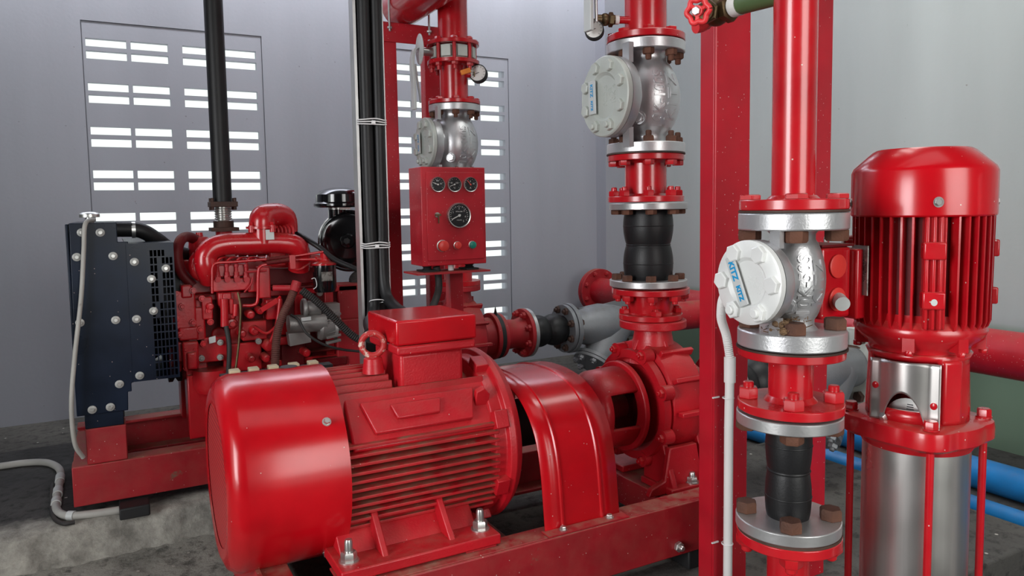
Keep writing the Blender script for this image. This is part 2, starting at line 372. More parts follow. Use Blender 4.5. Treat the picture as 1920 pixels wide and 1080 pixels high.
def letters(text, size, extrude=0.0006, spacing=1.0, bold=0.0):
    cu = bpy.data.curves.new('t', 'FONT'); cu.body = text; cu.size = size; cu.extrude = extrude; cu.align_x = 'CENTER'; cu.align_y = 'CENTER'
    cu.space_character = spacing; cu.offset = bold; cu.resolution_u = 3
    o = bpy.data.objects.new('t', cu); col.objects.link(o); bpy.context.view_layer.update()
    me = o.to_mesh(); vs = [v.co.copy() for v in me.vertices]; fs = [tuple(p.vertices) for p in me.polygons]
    o.to_mesh_clear(); bpy.data.objects.remove(o); bpy.data.curves.remove(cu); return vs, fs
def flat_text(m, text, size, o, u, v, extrude=0.0006, **kw):
    vs, fs = letters(text, size, extrude, **kw); o = V(o); u = V(u).normalized(); v = V(v).normalized(); w_ = u.cross(v)
    return m.add([o+u*p.x+v*p.y+w_*p.z for p in vs], fs)
def wrap_text(m, text, size, cx, cy, z0, ang, rfun, extrude=0.0012, length=None, **kw):   # reads upward on an upright round body
    vs, fs = letters(text, size, extrude, **kw); out = []
    if length:
        k = length/(max(p.x for p in vs)-min(p.x for p in vs)); vs = [V((p.x*k, p.y*k, p.z)) for p in vs]
    for p in vs:
        z = z0+p.x; r = rfun(z); a = ang-p.y/r; rr = r+p.z; out.append(V((cx+rr*math.cos(a), cy+rr*math.sin(a), z)))
    return m.add(out, fs)
# ================================================================ the setting
FZ, PZ = 0.10, 0.22          # floor and plinth heights
structure(MB().box(-3, 3.3, -2.0, 4.45, -0.05, FZ).build('floor', 'conc_mid'))
structure(MB().box(-3, 3.3, -2.0, 4.45, 3.6, 3.7).build('ceiling', 'unseen_dark'))

def wall_cells(m, xs, zs, y0, y1, hole):
    for i in range(len(xs)-1):
        for k in range(len(zs)-1):
            if hole(i, k): continue
            x0, x1, z0, z1 = xs[i], xs[i+1], zs[k], zs[k+1]
            m.add([(x0, y0, z0), (x1, y0, z0), (x1, y0, z1), (x0, y0, z1)], [(0, 1, 2, 3)])
            m.add([(x0, y1, z0), (x1, y1, z0), (x1, y1, z1), (x0, y1, z1)], [(3, 2, 1, 0)])
            H = lambda a, b: a < 0 or b < 0 or a >= len(xs)-1 or b >= len(zs)-1 or hole(a, b)
            if H(i-1, k): m.add([(x0, y0, z0), (x0, y1, z0), (x0, y1, z1), (x0, y0, z1)], [(3, 2, 1, 0)])
            if H(i+1, k): m.add([(x1, y0, z0), (x1, y1, z0), (x1, y1, z1), (x1, y0, z1)], [(0, 1, 2, 3)])
            if H(i, k-1): m.add([(x0, y0, z0), (x1, y0, z0), (x1, y1, z0), (x0, y1, z0)], [(3, 2, 1, 0)])
            if H(i, k+1): m.add([(x0, y0, z1), (x1, y0, z1), (x1, y1, z1), (x0, y1, z1)], [(0, 1, 2, 3)])
YW = 4.2
WX = [(-0.063, 0.775), (1.430, 2.268)]; WZ = (0.34, 2.03)
m = MB()
wall_cells(m, [-3, WX[0][0], WX[0][1], WX[1][0], WX[1][1], 3.2], [-0.05, WZ[0], WZ[1], 3.7], YW, YW+0.14, lambda i, k: k == 1 and i in (1, 3))
structure(m.build('wall_back', 'wall_blue', recalc=False))
for wi, (xa, xb) in enumerate(WX):    # panels of concrete vent blocks, each block with two by two slits
    m = MB(); cx = [(.017, .193), (.212, .380), (.447, .618), (.638, .807)]
    xs = [xa+0.004]+[xa+q for c in cx for q in c]+[xb-0.004]
    zs = [WZ[0]+0.004]
    for r_ in range(7, -1, -1):
        t = 1.946-0.2115*r_
        zs += [t-0.096, t-0.057, t-0.037, t+0.002]
    zs += [WZ[1]-0.004]
    hole = lambda i, k: i % 2 == 1 and k % 2 == 1 and 0 < k < len(zs)-2
    wall_cells(m, xs, zs, YW+0.003, YW+0.012, hole)
    xs[0] = xa+0.0002; xs[-1] = xb-0.0002; zs[0] = WZ[0]+0.0002; zs[-1] = WZ[1]-0.0002
    wall_cells(m, xs, zs, YW+0.012, YW+0.040, hole)
    structure(m.build('window_%d' % (wi+1), 'wall_blue', recalc=False))
structure(MB().box(3.10, 3.3, -2.0, YW, -0.05, 3.7).build('wall_right', 'wall_right'))
structure(MB().box(2.93, 3.10, YW-0.11, YW, FZ, 3.6).build('trim_1', 'wall_blue'))
m = MB(); xs = [-3, 0.1, 1.75, 3.3]; zs = [-0.05, 0.1, 2.6, 3.7]
wall_cells(m, xs, zs, -2.0, -1.86, lambda i, k: k == 1 and i == 1)
structure(m.build('wall_front', 'unseen_dark', recalc=False))
m = MB(); m.box(-3.0, -2.86, -1.86, -0.2, -0.05, 3.7).box(-3.0, -2.86, 1.6, YW, -0.05, 3.7).box(-3.0, -2.86, -0.2, 1.6, 2.6, 3.7)
structure(m.build('wall_left', 'unseen_dark'))

# plinth with a broken, sloping front edge
def plinth(name, x0, x1, y0, y1, zt, jag, label, mat, slope=0.05):
    nx = int((x1-x0)/0.03); rows = [(0.0, 0.0), (0.02, -0.012), (slope*0.6, -(zt-FZ)*0.55), (slope, -(zt-FZ)-0.02)]
    m = MB(); vs = []; rnd = random.Random(3)
    nz = [rnd.uniform(-1, 1) for _ in range(nx+8)]
    for i in range(nx+1):
        x = x0+(x1-x0)*i/nx; j = (nz[i]*0.3+nz[i//3]*0.8+nz[i//7]*1.2)*jag
        vs.append((x, y1, zt)); vs.append((x, y0+0.10, zt))
        for q, (dy, dz) in enumerate(rows): vs.append((x, y0-dy+j*(0.5+q*.35)*(q < 3), zt+dz+(nz[(i*5+q*11) % nx]*0.006 if q else nz[i//2]*0.002)))
    k = 2+len(rows); fs = [(i*k+q, i*k+q+1, (i+1)*k+q+1, (i+1)*k+q) for i in range(nx) for q in range(k-1)]
    m.add(vs, fs)
    m.add([(x0, y1, zt), (x0, y0, zt), (x0, y0-slope, FZ-0.02), (x0, y1, FZ-0.02)], [(0, 1, 2, 3)])
    m.add([(x1, y1, zt), (x1, y0, zt), (x1, y0-slope, FZ-0.02), (x1, y1, FZ-0.02)], [(3, 2, 1, 0)])
    m.add([(x0, y1, zt), (x1, y1, zt), (x1, y1, FZ-0.02), (x0, y1, FZ-0.02)], [(0, 1, 2, 3)])
    return structure(m.build(name, mat, ang=60, origin=(0, 0, 0)))
structure(plinth('floor_plinth_rear', -2.2, 2.2, 2.42, 3.3, PZ, 0.012, '', 'plinth'))
structure(MB().box(0.36, 2.15, 1.00, 1.95, FZ-0.02, PZ-0.005).build('floor_plinth_front', 'conc_mid', bevel=0.006))
# light rough screed strip on the floor in front of the rear plinth
m = MB(); nx, ny = 90, 40; vs = []; rnd = random.Random(5)
for i in range(nx+1):
    for j in range(ny+1):
        x = -2.4+2.72*i/nx; y = 1.15+1.25*j/ny
        e = min(1, i/3, (nx-i)/3, j/3)
        vs.append((x, y, FZ-0.004+e*(0.016+0.006*math.sin(x*9+y*5)+rnd.uniform(-.003, .003)+0.010*math.sin(x*3.1-y*7))))
m.add(vs, [(i*(ny+1)+j, (i+1)*(ny+1)+j, (i+1)*(ny+1)+j+1, i*(ny+1)+j+1) for i in range(nx) for j in range(ny)])
structure(m.build('floor_screed', 'conc_light', ang=70))

# ================================================================ shared pipe fittings
CAMDIR = lambda x, y: math.degrees(math.atan2(-y, -x))
SUCTION_Z = 0.555

def spool(name, label, cat, x, y, z0, z1, r, fr, mat='red', ft=0.016, both=(True, True), group=None, r1=None, n=8, br=None, a0=22.5, boltmat='red'):
    t = thing(name, label, cat, (x, y, z0), group)
    MB().cyl((x, y, z0+0.004), (x, y, z1-0.004), r, r1 or r, 48).build('pipe', mat, t)
    if both[0]: MB().ring((x, y, z0), (0, 0, 1), r*0.9, fr, ft, 56).build('flange', mat, t, bevel=0.0015); MB().lathe([(r+.007, ft-.001), (r, ft+.007)], (x, y, z0), n=48).build('weld_bead', mat, t)
    if both[1]: MB().ring((x, y, z1-ft), (0, 0, 1), (r1 or r)*0.9, fr, ft, 56).build('flange', mat, t, bevel=0.0015); MB().lathe([((r1 or r), -ft-.007), ((r1 or r)+.007, -ft+.001)], (x, y, z1), n=48).build('weld_bead', mat, t)
    return t

def check_valve(label, x, y, z0, z1, s, fr, ft, rbody, rneck, coverR, coverD, nc, bolt_n, bolt_rad, az, cbaf, text, boltmats, nest=False):
    """swing check valve: round body, side cover facing -X with its bolts"""
    t = thing('check_valve', label, 'valve', (x, y, z0)); H = z1-z0; zc = (z0+z1)/2; body = z1-z0-2*ft
    def rf(z):
        q = (z-zc)/(body/2)
        if abs(q) > 0.80: return rneck
        return rneck+(rbody-rneck)*(math.cos(q/0.80*math.pi/2)**0.75)
    prof = [(rneck+0.006, ft-0.001), (rneck, ft+0.006)]+[(rf(zc+(-0.80+1.6*i/22)*body/2), H/2+(-0.80+1.6*i/22)*body/2) for i in range(23)]+[(rneck, H-ft-0.006), (rneck+0.006, H-ft+0.001)]
    MB().lathe(prof, (x, y, z0), n=64).build('valve_body', 'silver', t, ang=60)
    for zz_ in (z0, z1-ft):
        MB().ring((x, y, zz_), (0, 0, 1), rneck*0.8, fr, ft, 64).build('flange', 'silver', t, bevel=0.002)
    m = MB()     # side chamber towards the cover
    cz = zc+0.0*s
    m.lathe([(coverR*0.62, coverD*0.10), (coverR*0.64, coverD-0.038*s), (coverR*0.97, coverD-0.030*s), (coverR, coverD-0.024*s), (coverR, coverD-0.001)], (x, y, cz), (-1, 0, 0), 56)
    for q in (-1, 1): m.obox((x-coverD+0.028*s, y-coverR*0.45, cz+q*(H/2-ft-coverR*0.0-0.012*s)), (1, 0, 0), (0, 1, 0), 0.007*s, 0.014*s, 0.026*s)
    m.build('side_chamber', 'silver', t, ang=45)
    m = MB().lathe([(coverR, 0.0), (coverR, 0.013*s), (coverR-0.003, 0.016*s), (coverR*0.60, 0.017*s), (coverR*0.52, 0.011*s), (0.0, 0.011*s)], (x-coverD-0.0005, y, cz), (-1, 0, 0), 56)
    cm = 'silver_lit' if nc == 6 else 'silver_pale'; c = m.build('cover', cm, t, ang=30)
    xf = x-coverD-0.016*s
    for k in range(nc):
        a = 2*math.pi*(k+0.5)/nc + (0.0 if nc == 6 else 0.0)
        if nc == 6: a = 2*math.pi*k/nc
        p = (xf, y-coverR*0.78*math.cos(a), cz+coverR*0.78*math.sin(a))
        nutty = math.sin(a) < -0.5
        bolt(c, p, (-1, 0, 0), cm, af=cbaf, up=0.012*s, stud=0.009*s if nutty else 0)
    # maker's plate on the cover and cast letters
    e1 = V((0, 0.40, 0.92)) if nc == 6 else V((0, 0.04, 1)); e1.normalize(); e2 = V((0, -e1.z, e1.y))
    pc = V((xf-0.006*s, y+coverR*0.42*(1 if nc != 6 else 0.62), cz+coverR*0.02)); L = coverR*0.62 if nc == 6 else coverR*0.42
    MB().obox(pc, e1, e2, L, coverR*0.145, 0.0022*s).build('maker_plate', 'lever', t, bevel=0.0012)
    m = MB(); flat_text(m, 'KITZ', L*0.36, pc-V((0.0023*s, 0, 0))+e1*L*0.42, -e1, e2, 0.0004, bold=0.0005)
    flat_text(m, 'KITZ', L*0.28, pc-V((0.0023*s, 0, 0))-e1*L*0.48, -e1, e2, 0.0004, bold=0.0005); m.build('maker_lettering', 'blue_ink', t)
    m = MB(); xx = x-coverD-0.0112*s
    for q, tx in enumerate(('100', '540', 'SCS 13') if nc == 6 else ('FCD-S', '1 42', '10K 4')):
        flat_text(m, tx, coverR*0.20, (xx, y-coverR*(0.02+0.17*q), cz+coverR*0.02), (0, 0, 1), (0, 1, 0), 0.0012*s)
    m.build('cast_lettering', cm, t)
    ca = math.radians(CAMDIR(x, y))
    m = MB(); wrap_text(m, text, rbody*0.33, x, y, zc-0.01*s, ca+R(24), rf, 0.0030*s, bold=0.0006*s, length=0.080 if nc == 6 else 0.148)
    wrap_text(m, 'KITZ', rbody*0.42, x, y, zc-0.004*s, ca+R(51), rf, 0.0030*s, bold=0.0006*s, spacing=1.3, length=0.062 if nc == 6 else 0.125); 
    wrap_text(m, 'B50K' if nc == 6 else '4 UB', rbody*0.15, x, y, zc-0.0*s, ca-R(14), rf, 0.001*s); m.build('cast_lettering', 'silver', t)
    # small round boss with a plug low on the body
    pa = ca-R(12) if nc != 6 else ca-R(6); pz = zc-body*0.24; d = V((math.cos(pa), math.sin(pa), 0))
    pp = V((x, y, pz))+d*(rf(pz)-0.008*s)
    MB().lathe([(0.020*s, 0), (0.018*s, 0.018*s), (0.015*s, 0.0185*s), (0.015*s, 0.022*s)], pp, d, 24).hexa(pp+d*0.018*s, d, 0.026*s, 0.012*s).build('plug', 'silver', t)
    for zz_, sg, bm in ((z1, -1, boltmats[0]), (z0, 1, boltmats[1])):
        for k in range(bolt_n):
            a = R(az)+2*math.pi*k/bolt_n
            if abs(((math.degrees(a)-180+180) % 360)-180) < 26 and coverD: pass
            bolt(t, (x+bolt_rad*math.cos(a), y+bolt_rad*math.sin(a), zz_-ft if sg < 0 else z0+ft), (0, 0, sg), bm, stud=0.014 if (bolt_n == 8) else 0.0, up=0.016)
    return t

def rubber_joint(label, x, y, z0, z1, fr, rb, rn, bolt_n, bolt_rad, az, ft=0.018, bulge=2, group=None, bm='rust', boltdown=0.0, lean=0.0):
    t = thing('rubber_joint', label, 'pipe joint', (x, y, z0), group); H = z1-z0
    prof = [(rn*0.94, ft*0.4)]; N = 40
    for i in range(N+1):
        q = i/N; b = abs(math.sin(q*math.pi*bulge))**0.78; taper = 0.5*(1-math.cos(min(1, min(q, 1-q)*12)*math.pi))
        prof.append((rn+(rb-rn)*b*taper, ft*0.6+(H-ft*1.2)*q))
    prof.append((rn*0.94, H-ft*0.4))
    MB().lathe(prof, (x, y, z0), n=56).build('rubber_bellows', 'rubber', t, ang=70)
    if bulge == 2:
        for q in (0.25, 0.5, 0.75):
            m = MB(); rr = [r for r, z in prof if abs(z-(ft*.6+(H-ft*1.2)*q)) < H/N*.6][0]; m.torus((x, y, z0+ft*.6+(H-ft*1.2)*q), (0, 0, 1), rr-0.0003, 0.0012 if q != .5 else 0.0025, 56, 8)
            m.build('moulding_ridge', 'rubber', t)
    for zz_ in (z0, z1-ft):
        MB().ring((x, y, zz_), (0, 0, 1), rn*0.93, fr, ft, 64).build('flange', 'zinc', t, bevel=0.0015)
    bolt_ring(t, (x, y, z1-ft), (0, 0, -1), bolt_rad, bolt_n, 0, mat=bm, stud=0, up=0.013) if False else None
    for k in range(bolt_n):
        a = R(az)+2*math.pi*k/bolt_n; c, s_ = math.cos(a)*bolt_rad, math.sin(a)*bolt_rad
        bolt(t, (x+c, y+s_, z0+ft), (0, 0, 1), bm, stud=0, up=0.016); bolt(t, (x+c, y+s_, z1-ft), (0, 0, -1), bm, stud=0, up=0.013)
    return t

def butterfly_valve(label, x, y, z0, r, fr, bn, az, hang=0.27, lever_len=0.24, group=None):
    """wafer valve: pale body between long bolts, shaft to -X and a hanging lever"""
    t = thing('butterfly_valve', label, 'valve', (x, y, z0), group); zc = z0+0.028
    m = MB().ring((x, y, z0+0.001), (0, 0, 1), r*0.9, fr*0.74, 0.054, 48)
    for k in range(bn):
        a = R(az+22.5)+2*math.pi*k/bn; m.obox((x+fr*.76*math.cos(a), y+fr*.76*math.sin(a), zc), (math.cos(a), math.sin(a), 0), (-math.sin(a), math.cos(a), 0), 0.010, 0.020, 0.022)
    m.build('valve_body', 'silver_pale', t, bevel=0.0015)
    for k in range(bn):
        a = R(az)+2*math.pi*k/bn; px_, py_ = x+fr*.83*math.cos(a), y+fr*.83*math.sin(a)
        MB().cyl((px_, py_, z0-0.045), (px_, py_, z0+0.086), 0.0075, n=10).hexa((px_, py_, z0+0.071), (0, 0, 1), 0.024, 0.013).hexa((px_, py_, z0-0.016), (0, 0, -1), 0.024, 0.013).build('long_bolt', 'red', t)
    MB().cyl((x-fr*.72, y, zc), (x-hang+0.03, y, zc), 0.016).build('stem_neck', 'steel', t)
    c = V((x-hang+0.03, y, zc))
    MB().lathe([(0.034, 0), (0.040, 0.003), (0.040, 0.006), (0.034, 0.009)], c+V((0, 0, 0.008)), (-1, 0, 0), 28, sc2=1.5).build('notch_plate', 'lever', t)
    P = [c+V((-0.014, 0, 0.012)), c+V((-0.030, -0.004, 0.0)), c+V((-0.040, -0.006, -0.045)), c+V((-0.036, -0.006, -0.12)), c+V((-0.036, -0.006, -lever_len))]
    m = MB(); Q = catmull(P, 6); n_ = len(Q); vs = []
    for i, p in enumerate(Q):
        hw = 0.010+0.006*min(1, i/n_*2); th = 0.006
        vs += [p+V((-th, -hw, 0)), p+V((th, -hw*0.9, 0)), p+V((th, hw*0.9, 0)), p+V((-th, hw, 0))]
    m.add(vs, [(i*4+q, i*4+(q+1) % 4, (i+1)*4+(q+1) % 4, (i+1)*4+q) for i in range(n_-1) for q in range(4)]+[(3, 2, 1, 0), ((n_-1)*4, (n_-1)*4+1, (n_-1)*4+2, (n_-1)*4+3)])
    m.build('lever', 'lever', t, bevel=0.003)
    MB().tube([c+V((-0.022, 0.006, -0.05)), c+V((-0.016, 0.006, -0.11)), c+V((-0.008, 0.006, -0.16)), c+V((-0.004, 0.006, -lever_len+0.03))], 0.0045, 8).build('lock_trigger', 'zinc', t)
    return t

def pressure_gauge(label, p, face, stem, r=0.032):
    """p: centre of the dial, face: facing direction, stem: start point of the nipple"""
    p = V(p); face = V(face).normalized(); t = thing('pressure_gauge', label, 'gauge', stem)
    MB().lathe([(r*0.9, -r*0.75), (r, -r*0.7), (r, 0.002), (r*0.9, 0.004), (r*0.9, 0.0)], p, face, 32).build('case', 'black', t)
    MB().lathe([(0, 0), (r*0.9, 0)], p+face*0.0015, face, 32).build('dial', 'dial_white', t)
    _, u, v = frame(face); m = MB()
    for k in range(11):
        a = R(-45+27*k); d = u*math.cos(a)+v*math.sin(a); m.obox(p+face*0.0019+d*r*0.74, d, face.cross(d), r*0.09, r*0.018, 0.0002)
    a = R(200); d = u*math.cos(a)+v*math.sin(a); m.obox(p+face*0.0024+d*r*0.25, d, face.cross(d), r*0.42, r*0.03, 0.0003); m.build('needle', 'dial_black', t)
    s = V(stem); q = p-face*r*0.75; e = V((q.x, q.y, s.z))
    MB().tube([s, s.lerp(e, .5)], 0.010, 12, 1).build('nipple', 'red', t)
    MB().cyl(s.lerp(e, .34), s.lerp(e, .48), 0.0125, n=16).build('tape', 'tape', t)
    m = MB().cyl(s.lerp(e, .45), s.lerp(e, 0.96), 0.013, n=16).hexa(s.lerp(e, .50), e-s, 0.034, 0.012).ball(s.lerp(e, .72), 0.017, 14); m.cyl(e-(e-s)*0.05, p-face*r*0.6, 0.009, n=10)
    m.build('valve_cock', 'brass', t)
    return t

def y_suction(y, labels, group=None):
    """suction pipework from the pump flange at x=1.42 to the header at x=2.77"""
    z = SUCTION_Z; ax = (1, 0, 0); P = lambda xx: (xx, y, z)
    t = thing('reducer', labels[0], 'pipe fitting', P(1.44))
    MB().ring(P(1.439), ax, 0.05, 0.095, 0.018).build('flange', 'red_dull', t, bevel=0.002)
    MB().lathe([(0.080, 0), (0.064, 0.022), (0.062, 0.075), (0.074, 0.115)], P(1.456), ax, 40).build('cone', 'red_dull', t)
    MB().ring(P(1.560), ax, 0.05, 0.106, 0.017).build('flange', 'red_dull', t, bevel=0.002)
    MB().prism([(-0.018, 0), (0.018, 0), (0.003, 0.042)], (1.425, y-0.02, z+0.085), (0, 1, 0), (0, 0, 1), (0.003, 0, 0)).ring(P(1.4205), ax, 0.07, 0.098, 0.018).build('gasket', 'black', t)
    bolt_ring(t, P(1.560), (-1, 0, 0), 0.087, 8, 22, mat='red_dull', up=0.014)
    j = thing('rubber_joint', labels[1], 'pipe joint', P(1.578), group)
    MB().lathe([(0.062, 0.008), (0.060, 0.02)]+[(0.056+0.015*abs(math.sin(i/20*math.pi*2))**.7, 0.02+0.17*i/20) for i in range(21)]+[(0.062, 0.202)], P(1.578), ax, 40).build('rubber_bellows', 'rubber', j, ang=70)
    MB().ring(P(1.578), ax, 0.058, 0.106, 0.016).build('flange', 'zinc', j, bevel=0.0015)
    MB().ring(P(1.772), ax, 0.058, 0.108, 0.018).build('flange', 'silver_dull', j, bevel=0.0015)
    bolt_ring(j, P(1.772), (-1, 0, 0), 0.088, 8, 22, mat='rust_dark', up=0.012, stud=0.01, af=0.030)
    s = thing('y_strainer', labels[2], 'strainer', P(1.794))
    MB().ring(P(1.793), ax, 0.055, 0.112, 0.020).build('flange', 'silver_dull', s, bevel=0.002)
    MB().ring(P(2.160), ax, 0.055, 0.128, 0.020).build('flange', 'silver_pale', s, bevel=0.002)
    MB().lathe([(0.064, 0.015), (0.070, 0.04), (0.092, 0.12), (0.098, 0.18), (0.086, 0.26), (0.072, 0.31), (0.070, 0.37)], P(1.793), ax, 44).build('body', 'silver_dull', s, ang=60)
    MB().prism([(0.07, 0.085), (0.20, 0.093), (0.35, 0.115), (0.35, 0.06), (0.07, 0.06)], P(1.793), (1, 0, 0), (0, 0, 1), (0, 0.006, 0)).build('web', 'silver_dull', s)
    b0 = V(P(2.06)); bd = V((-0.64, -0.18, -0.75)).normalized()
    MB().cyl(b0, b0+bd*0.215, 0.086, 0.074, 36).build('branch', 'silver_dull', s)
    MB().lathe([(0.100, 0), (0.100, 0.016)], b0+bd*0.205, bd, 40).build('cover_flange', 'silver_dull', s, bevel=0.0015)
    MB().lathe([(0.100, 0), (0.100, 0.014), (0.04, 0.018), (0, 0.018)], b0+bd*0.223, bd, 40).build('screen_cover', 'silver_dull', s, bevel=0.0015)
    bolt_ring(s, b0+bd*0.238, bd, 0.082, 8, 10, mat='silver_dull', up=0.014, stud=0.008)
    for k in range(8):
        a = R(22+45*k); bolt(s, (1.813, y-0.088*math.cos(a), z+0.088*math.sin(a)), ax, 'rust_dark', stud=0, up=0.014, af=0.030)
        bolt(s, (2.160, y-0.105*math.cos(a), z+0.105*math.sin(a)), (-1, 0, 0), 'rust_dark', stud=0, up=0.014, af=0.034)
    b = thing('header_branch', labels[3], 'pipe', P(2.182))
    MB().cyl(P(2.185), P(2.70), 0.070, n=36).build('pipe', 'red_dull', b); MB().ring(P(2.182), ax, 0.055, 0.128, 0.018).build('flange', 'red_dull', b, bevel=0.0015)

def end_suction_pump(label, x, y, zb, mat='red_cast', ext=0.0):
    """pump on the shaft line y, z=SUCTION_Z; discharge flange on top at x"""
    z = SUCTION_Z; t = thing('centrifugal_pump', label, 'pump', (x, y, zb)); ax = (1, 0, 0)
    # volute casing
    m = MB(); N = 56; xs = [-0.055, -0.048, 0.0, 0.055, 0.068, 0.072]; rr = [0.88, 0.98, 1.03, 0.98, 0.86, 0.55]; vs = []
    for i, (dx, q) in enumerate(zip(xs, rr)):
        for k in range(N):
            a = 2*math.pi*k/N; base = 0.150+0.022*(1+math.sin(a))/2+0.010*math.cos(a)
            vs.append((x+dx, y+base*q*math.cos(a), z+base*q*math.sin(a)))
    m.add(vs, [(i*N+k, i*N+(k+1) % N, (i+1)*N+(k+1) % N, (i+1)*N+k) for i in range(len(xs)-1) for k in range(N)]+[tuple(range(N)), tuple((len(xs)-1)*N+k for k in range(N))])
    m.build('volute_casing', mat, t, ang=35)
    # casing cover disc with lugs towards the motor
    m = MB().lathe([(0.070, 0.018), (0.112, 0.016), (0.128, 0.0), (0.150, 0.0), (0.150, 0.022)], (x-0.082, y, z), ax, 56)
    for k in range(8):
        a = R(22.5+45*k); c, s_ = math.cos(a), math.sin(a); m.lathe([(0.020, 0), (0.020, 0.030)], (x-0.086, y+0.152*c, z+0.152*s_), ax, 16)
    cvr = m.build('casing_cover', mat, t, ang=35)
    for k in range(8):
        a = R(22.5+45*k); bolt(t, (x-0.086, y+0.155*math.cos(a), z+0.155*math.sin(a)), (-1, 0, 0), 'red', af=0.020, up=0.010, stud=0.006)
    for k in range(9):
        m = MB(); a = R(-60+30*k); c, s_ = math.cos(a), math.sin(a)
        m.obox((x+0.012, y+0.166*c, z+0.168*s_), (1, 0, 0), (0, c, s_), 0.055, 0.010, 0.006)
        m.build('casing_rib', mat, t, bevel=0.002)
    # discharge neck and flange
    MB().lathe([(0.085, 0.0), (0.060, 0.035), (0.052, 0.075), (0.052, 0.125)], (x, y, z+0.115), n=40).build('discharge_neck', mat, t)
    m = MB()
    for sy in (-1, 1): m.prism([(-0.015, 0.0), (0.085, -0.03), (0.055, 0.03), (0.03, 0.085), (-0.01, 0.085)], (x-0.006, y, z+0.145), (0, sy, 0), (0, 0, 1), (0.012, 0, 0))
    for sx in (-1, 1): m.prism([(-0.015, 0.0), (0.085, -0.03), (0.055, 0.03), (0.03, 0.085), (-0.01, 0.085)], (x, y-0.006, z+0.145), (sx, 0, 0), (0, 0, 1), (0, 0.012, 0))
    m.build('neck_rib', mat, t, bevel=0.002)
    MB().ring((x, y, 0.762), (0, 0, 1), 0.04, 0.092, 0.022, 48).build('discharge_flange', mat, t, bevel=0.003)
    # lantern with side windows, bearing housing and shaft
    def sk(i, a): return i == 2 and (abs(((a-0+180) % 360)-180) < 26 or abs(((a-180+180) % 360)-180) < 26)
    m = MB().lathe([(0.050, -0.232), (0.084, -0.228), (0.100, -0.205), (0.103, -0.120)], (x, y, z), ax, 96, skip=lambda i, a: i == 2 and (abs(((a+8+180) % 360)-180) < 25 or abs(a-172) < 25))
    m.f = [f for f in m.f if len(f) == 4]
    m.build('lantern', mat, t, solid=0.011, ang=50)
    MB().ring((x-0.122, y, z), ax, 0.085, 0.122, 0.016, 56).build('lantern_flange', mat, t, bevel=0.003)
    MB().cyl((x-0.11, y, z), (x-0.07, y, z), 0.075, n=40).build('stuffing_box', 'red_dark_shade', t)
    MB().lathe([(0.02, -0.36), (0.02, -0.29), (0.062, -0.29), (0.068, -0.25), (0.068, -0.2), (0.04, -0.19), (0.03, -0.06)], (x, y, z), ax, 32).build('bearing_housing', 'red_dark_shade', t)
    # foot
    m = MB().prism([(-0.115, 0), (0.115, 0), (0.105, 0.02), (0.062, 0.035), (0.046, 0.12), (-0.046, 0.12), (-0.062, 0.035), (-0.105, 0.02)], (x-0.015, y-0.145, zb+0.0), (1, 0, 0), (0, 0, 1), (0, 0.018, 0))
    m.box(x-0.075, x+0.085, y-0.17, y-0.04, zb, zb+0.018).box(x-0.075, x+0.085, y+0.04, y+0.17, zb, zb+0.018)
    m.prism([(-0.17, 0), (-0.04, 0), (-0.04, 0.12), (-0.115, 0.14)], (x+0.055, y, zb), (0, 1, 0), (0, 0, 1), (0.016, 0, 0)).prism([(-0.17, 0), (-0.04, 0), (-0.04, 0.12), (-0.115, 0.14)], (x-0.065, y, zb), (0, 1, 0), (0, 0, 1), (0.016, 0, 0))
    m.prism([(0.17, 0), (0.04, 0), (0.04, 0.12), (0.115, 0.14)], (x+0.055, y, zb), (0, 1, 0), (0, 0, 1), (0.016, 0, 0))
    m.build('foot', mat, t, bevel=0.003)
    bolt(t, (x+0.01, y-0.150+0.0, zb+0.018), (0, 0, 1), 'steel', af=0.026, up=0.014, stud=0.014, washer=True)
    MB().ring((x+0.078+ext, y, z), ax, 0.05, 0.100, 0.017, 48).lathe([(0.075, 0), (0.082, 0.012+ext)], (x+0.070, y, z), ax, 40).build('suction_flange', mat, t, bevel=0.002)
    return t
# ================================================================ middle stack (electric pump delivery)
MX, MY = 1.325, 1.66
end_suction_pump('red electric-driven centrifugal pump with scalloped casing under the middle pipe stack', MX, 1.63, 0.345)
spool('reducer_spool', 'short red tapered flanged spool on top of the electric pump casing', 'pipe fitting', MX, MY-0.02, 0.785, 0.872, 0.058, 0.088, 'red', 0.015, r1=0.072)
m = MB().ring((MX, MY-0.02, 0.856), (0, 0, 1), 0.06, 0.107, 0.0155, 56); m.build('wide_flange', 'red', bpy.data.objects['reducer_spool'], bevel=0.0015)
sp_ = bpy.data.objects['reducer_spool']
for k in range(4): 
    a = R(CAMDIR(MX, MY)+12+90*k); bolt(sp_, (MX+0.073*math.cos(a), MY-0.02+0.073*math.sin(a), 0.800), (0, 0, 1), 'red', up=0.014, stud=0.006)
for k in range(8):
    a = R(CAMDIR(MX, MY)+2+45*k); bolt(sp_, (MX+0.089*math.cos(a), MY-0.02+0.089*math.sin(a), 0.856), (0, 0, -1), 'red', up=0.016, stud=0.008)
AZM = CAMDIR(MX, MY)+5
rubber_joint('black twin-bulge rubber joint with silver flanges in the middle pipe stack', MX, MY-0.01, 0.876, 1.106, 0.107, 0.069, 0.060, 8, 0.087, AZM)
s = spool('flanged_spool', 'short red flanged pipe piece between rubber joint and check valve of middle stack', 'pipe', MX, MY, 1.109, 1.238, 0.0575, 0.105)
for k in range(8):
    a = R(AZM+45*k); c, q = 0.0875*math.cos(a), 0.0875*math.sin(a)
    bolt(s, (MX+c, MY+q, 1.125), (0, 0, 1), 'red', up=0.016, stud=0.010); bolt(s, (MX+c, MY+q, 1.222), (0, 0, -1), 'red', up=0.014, stud=0)
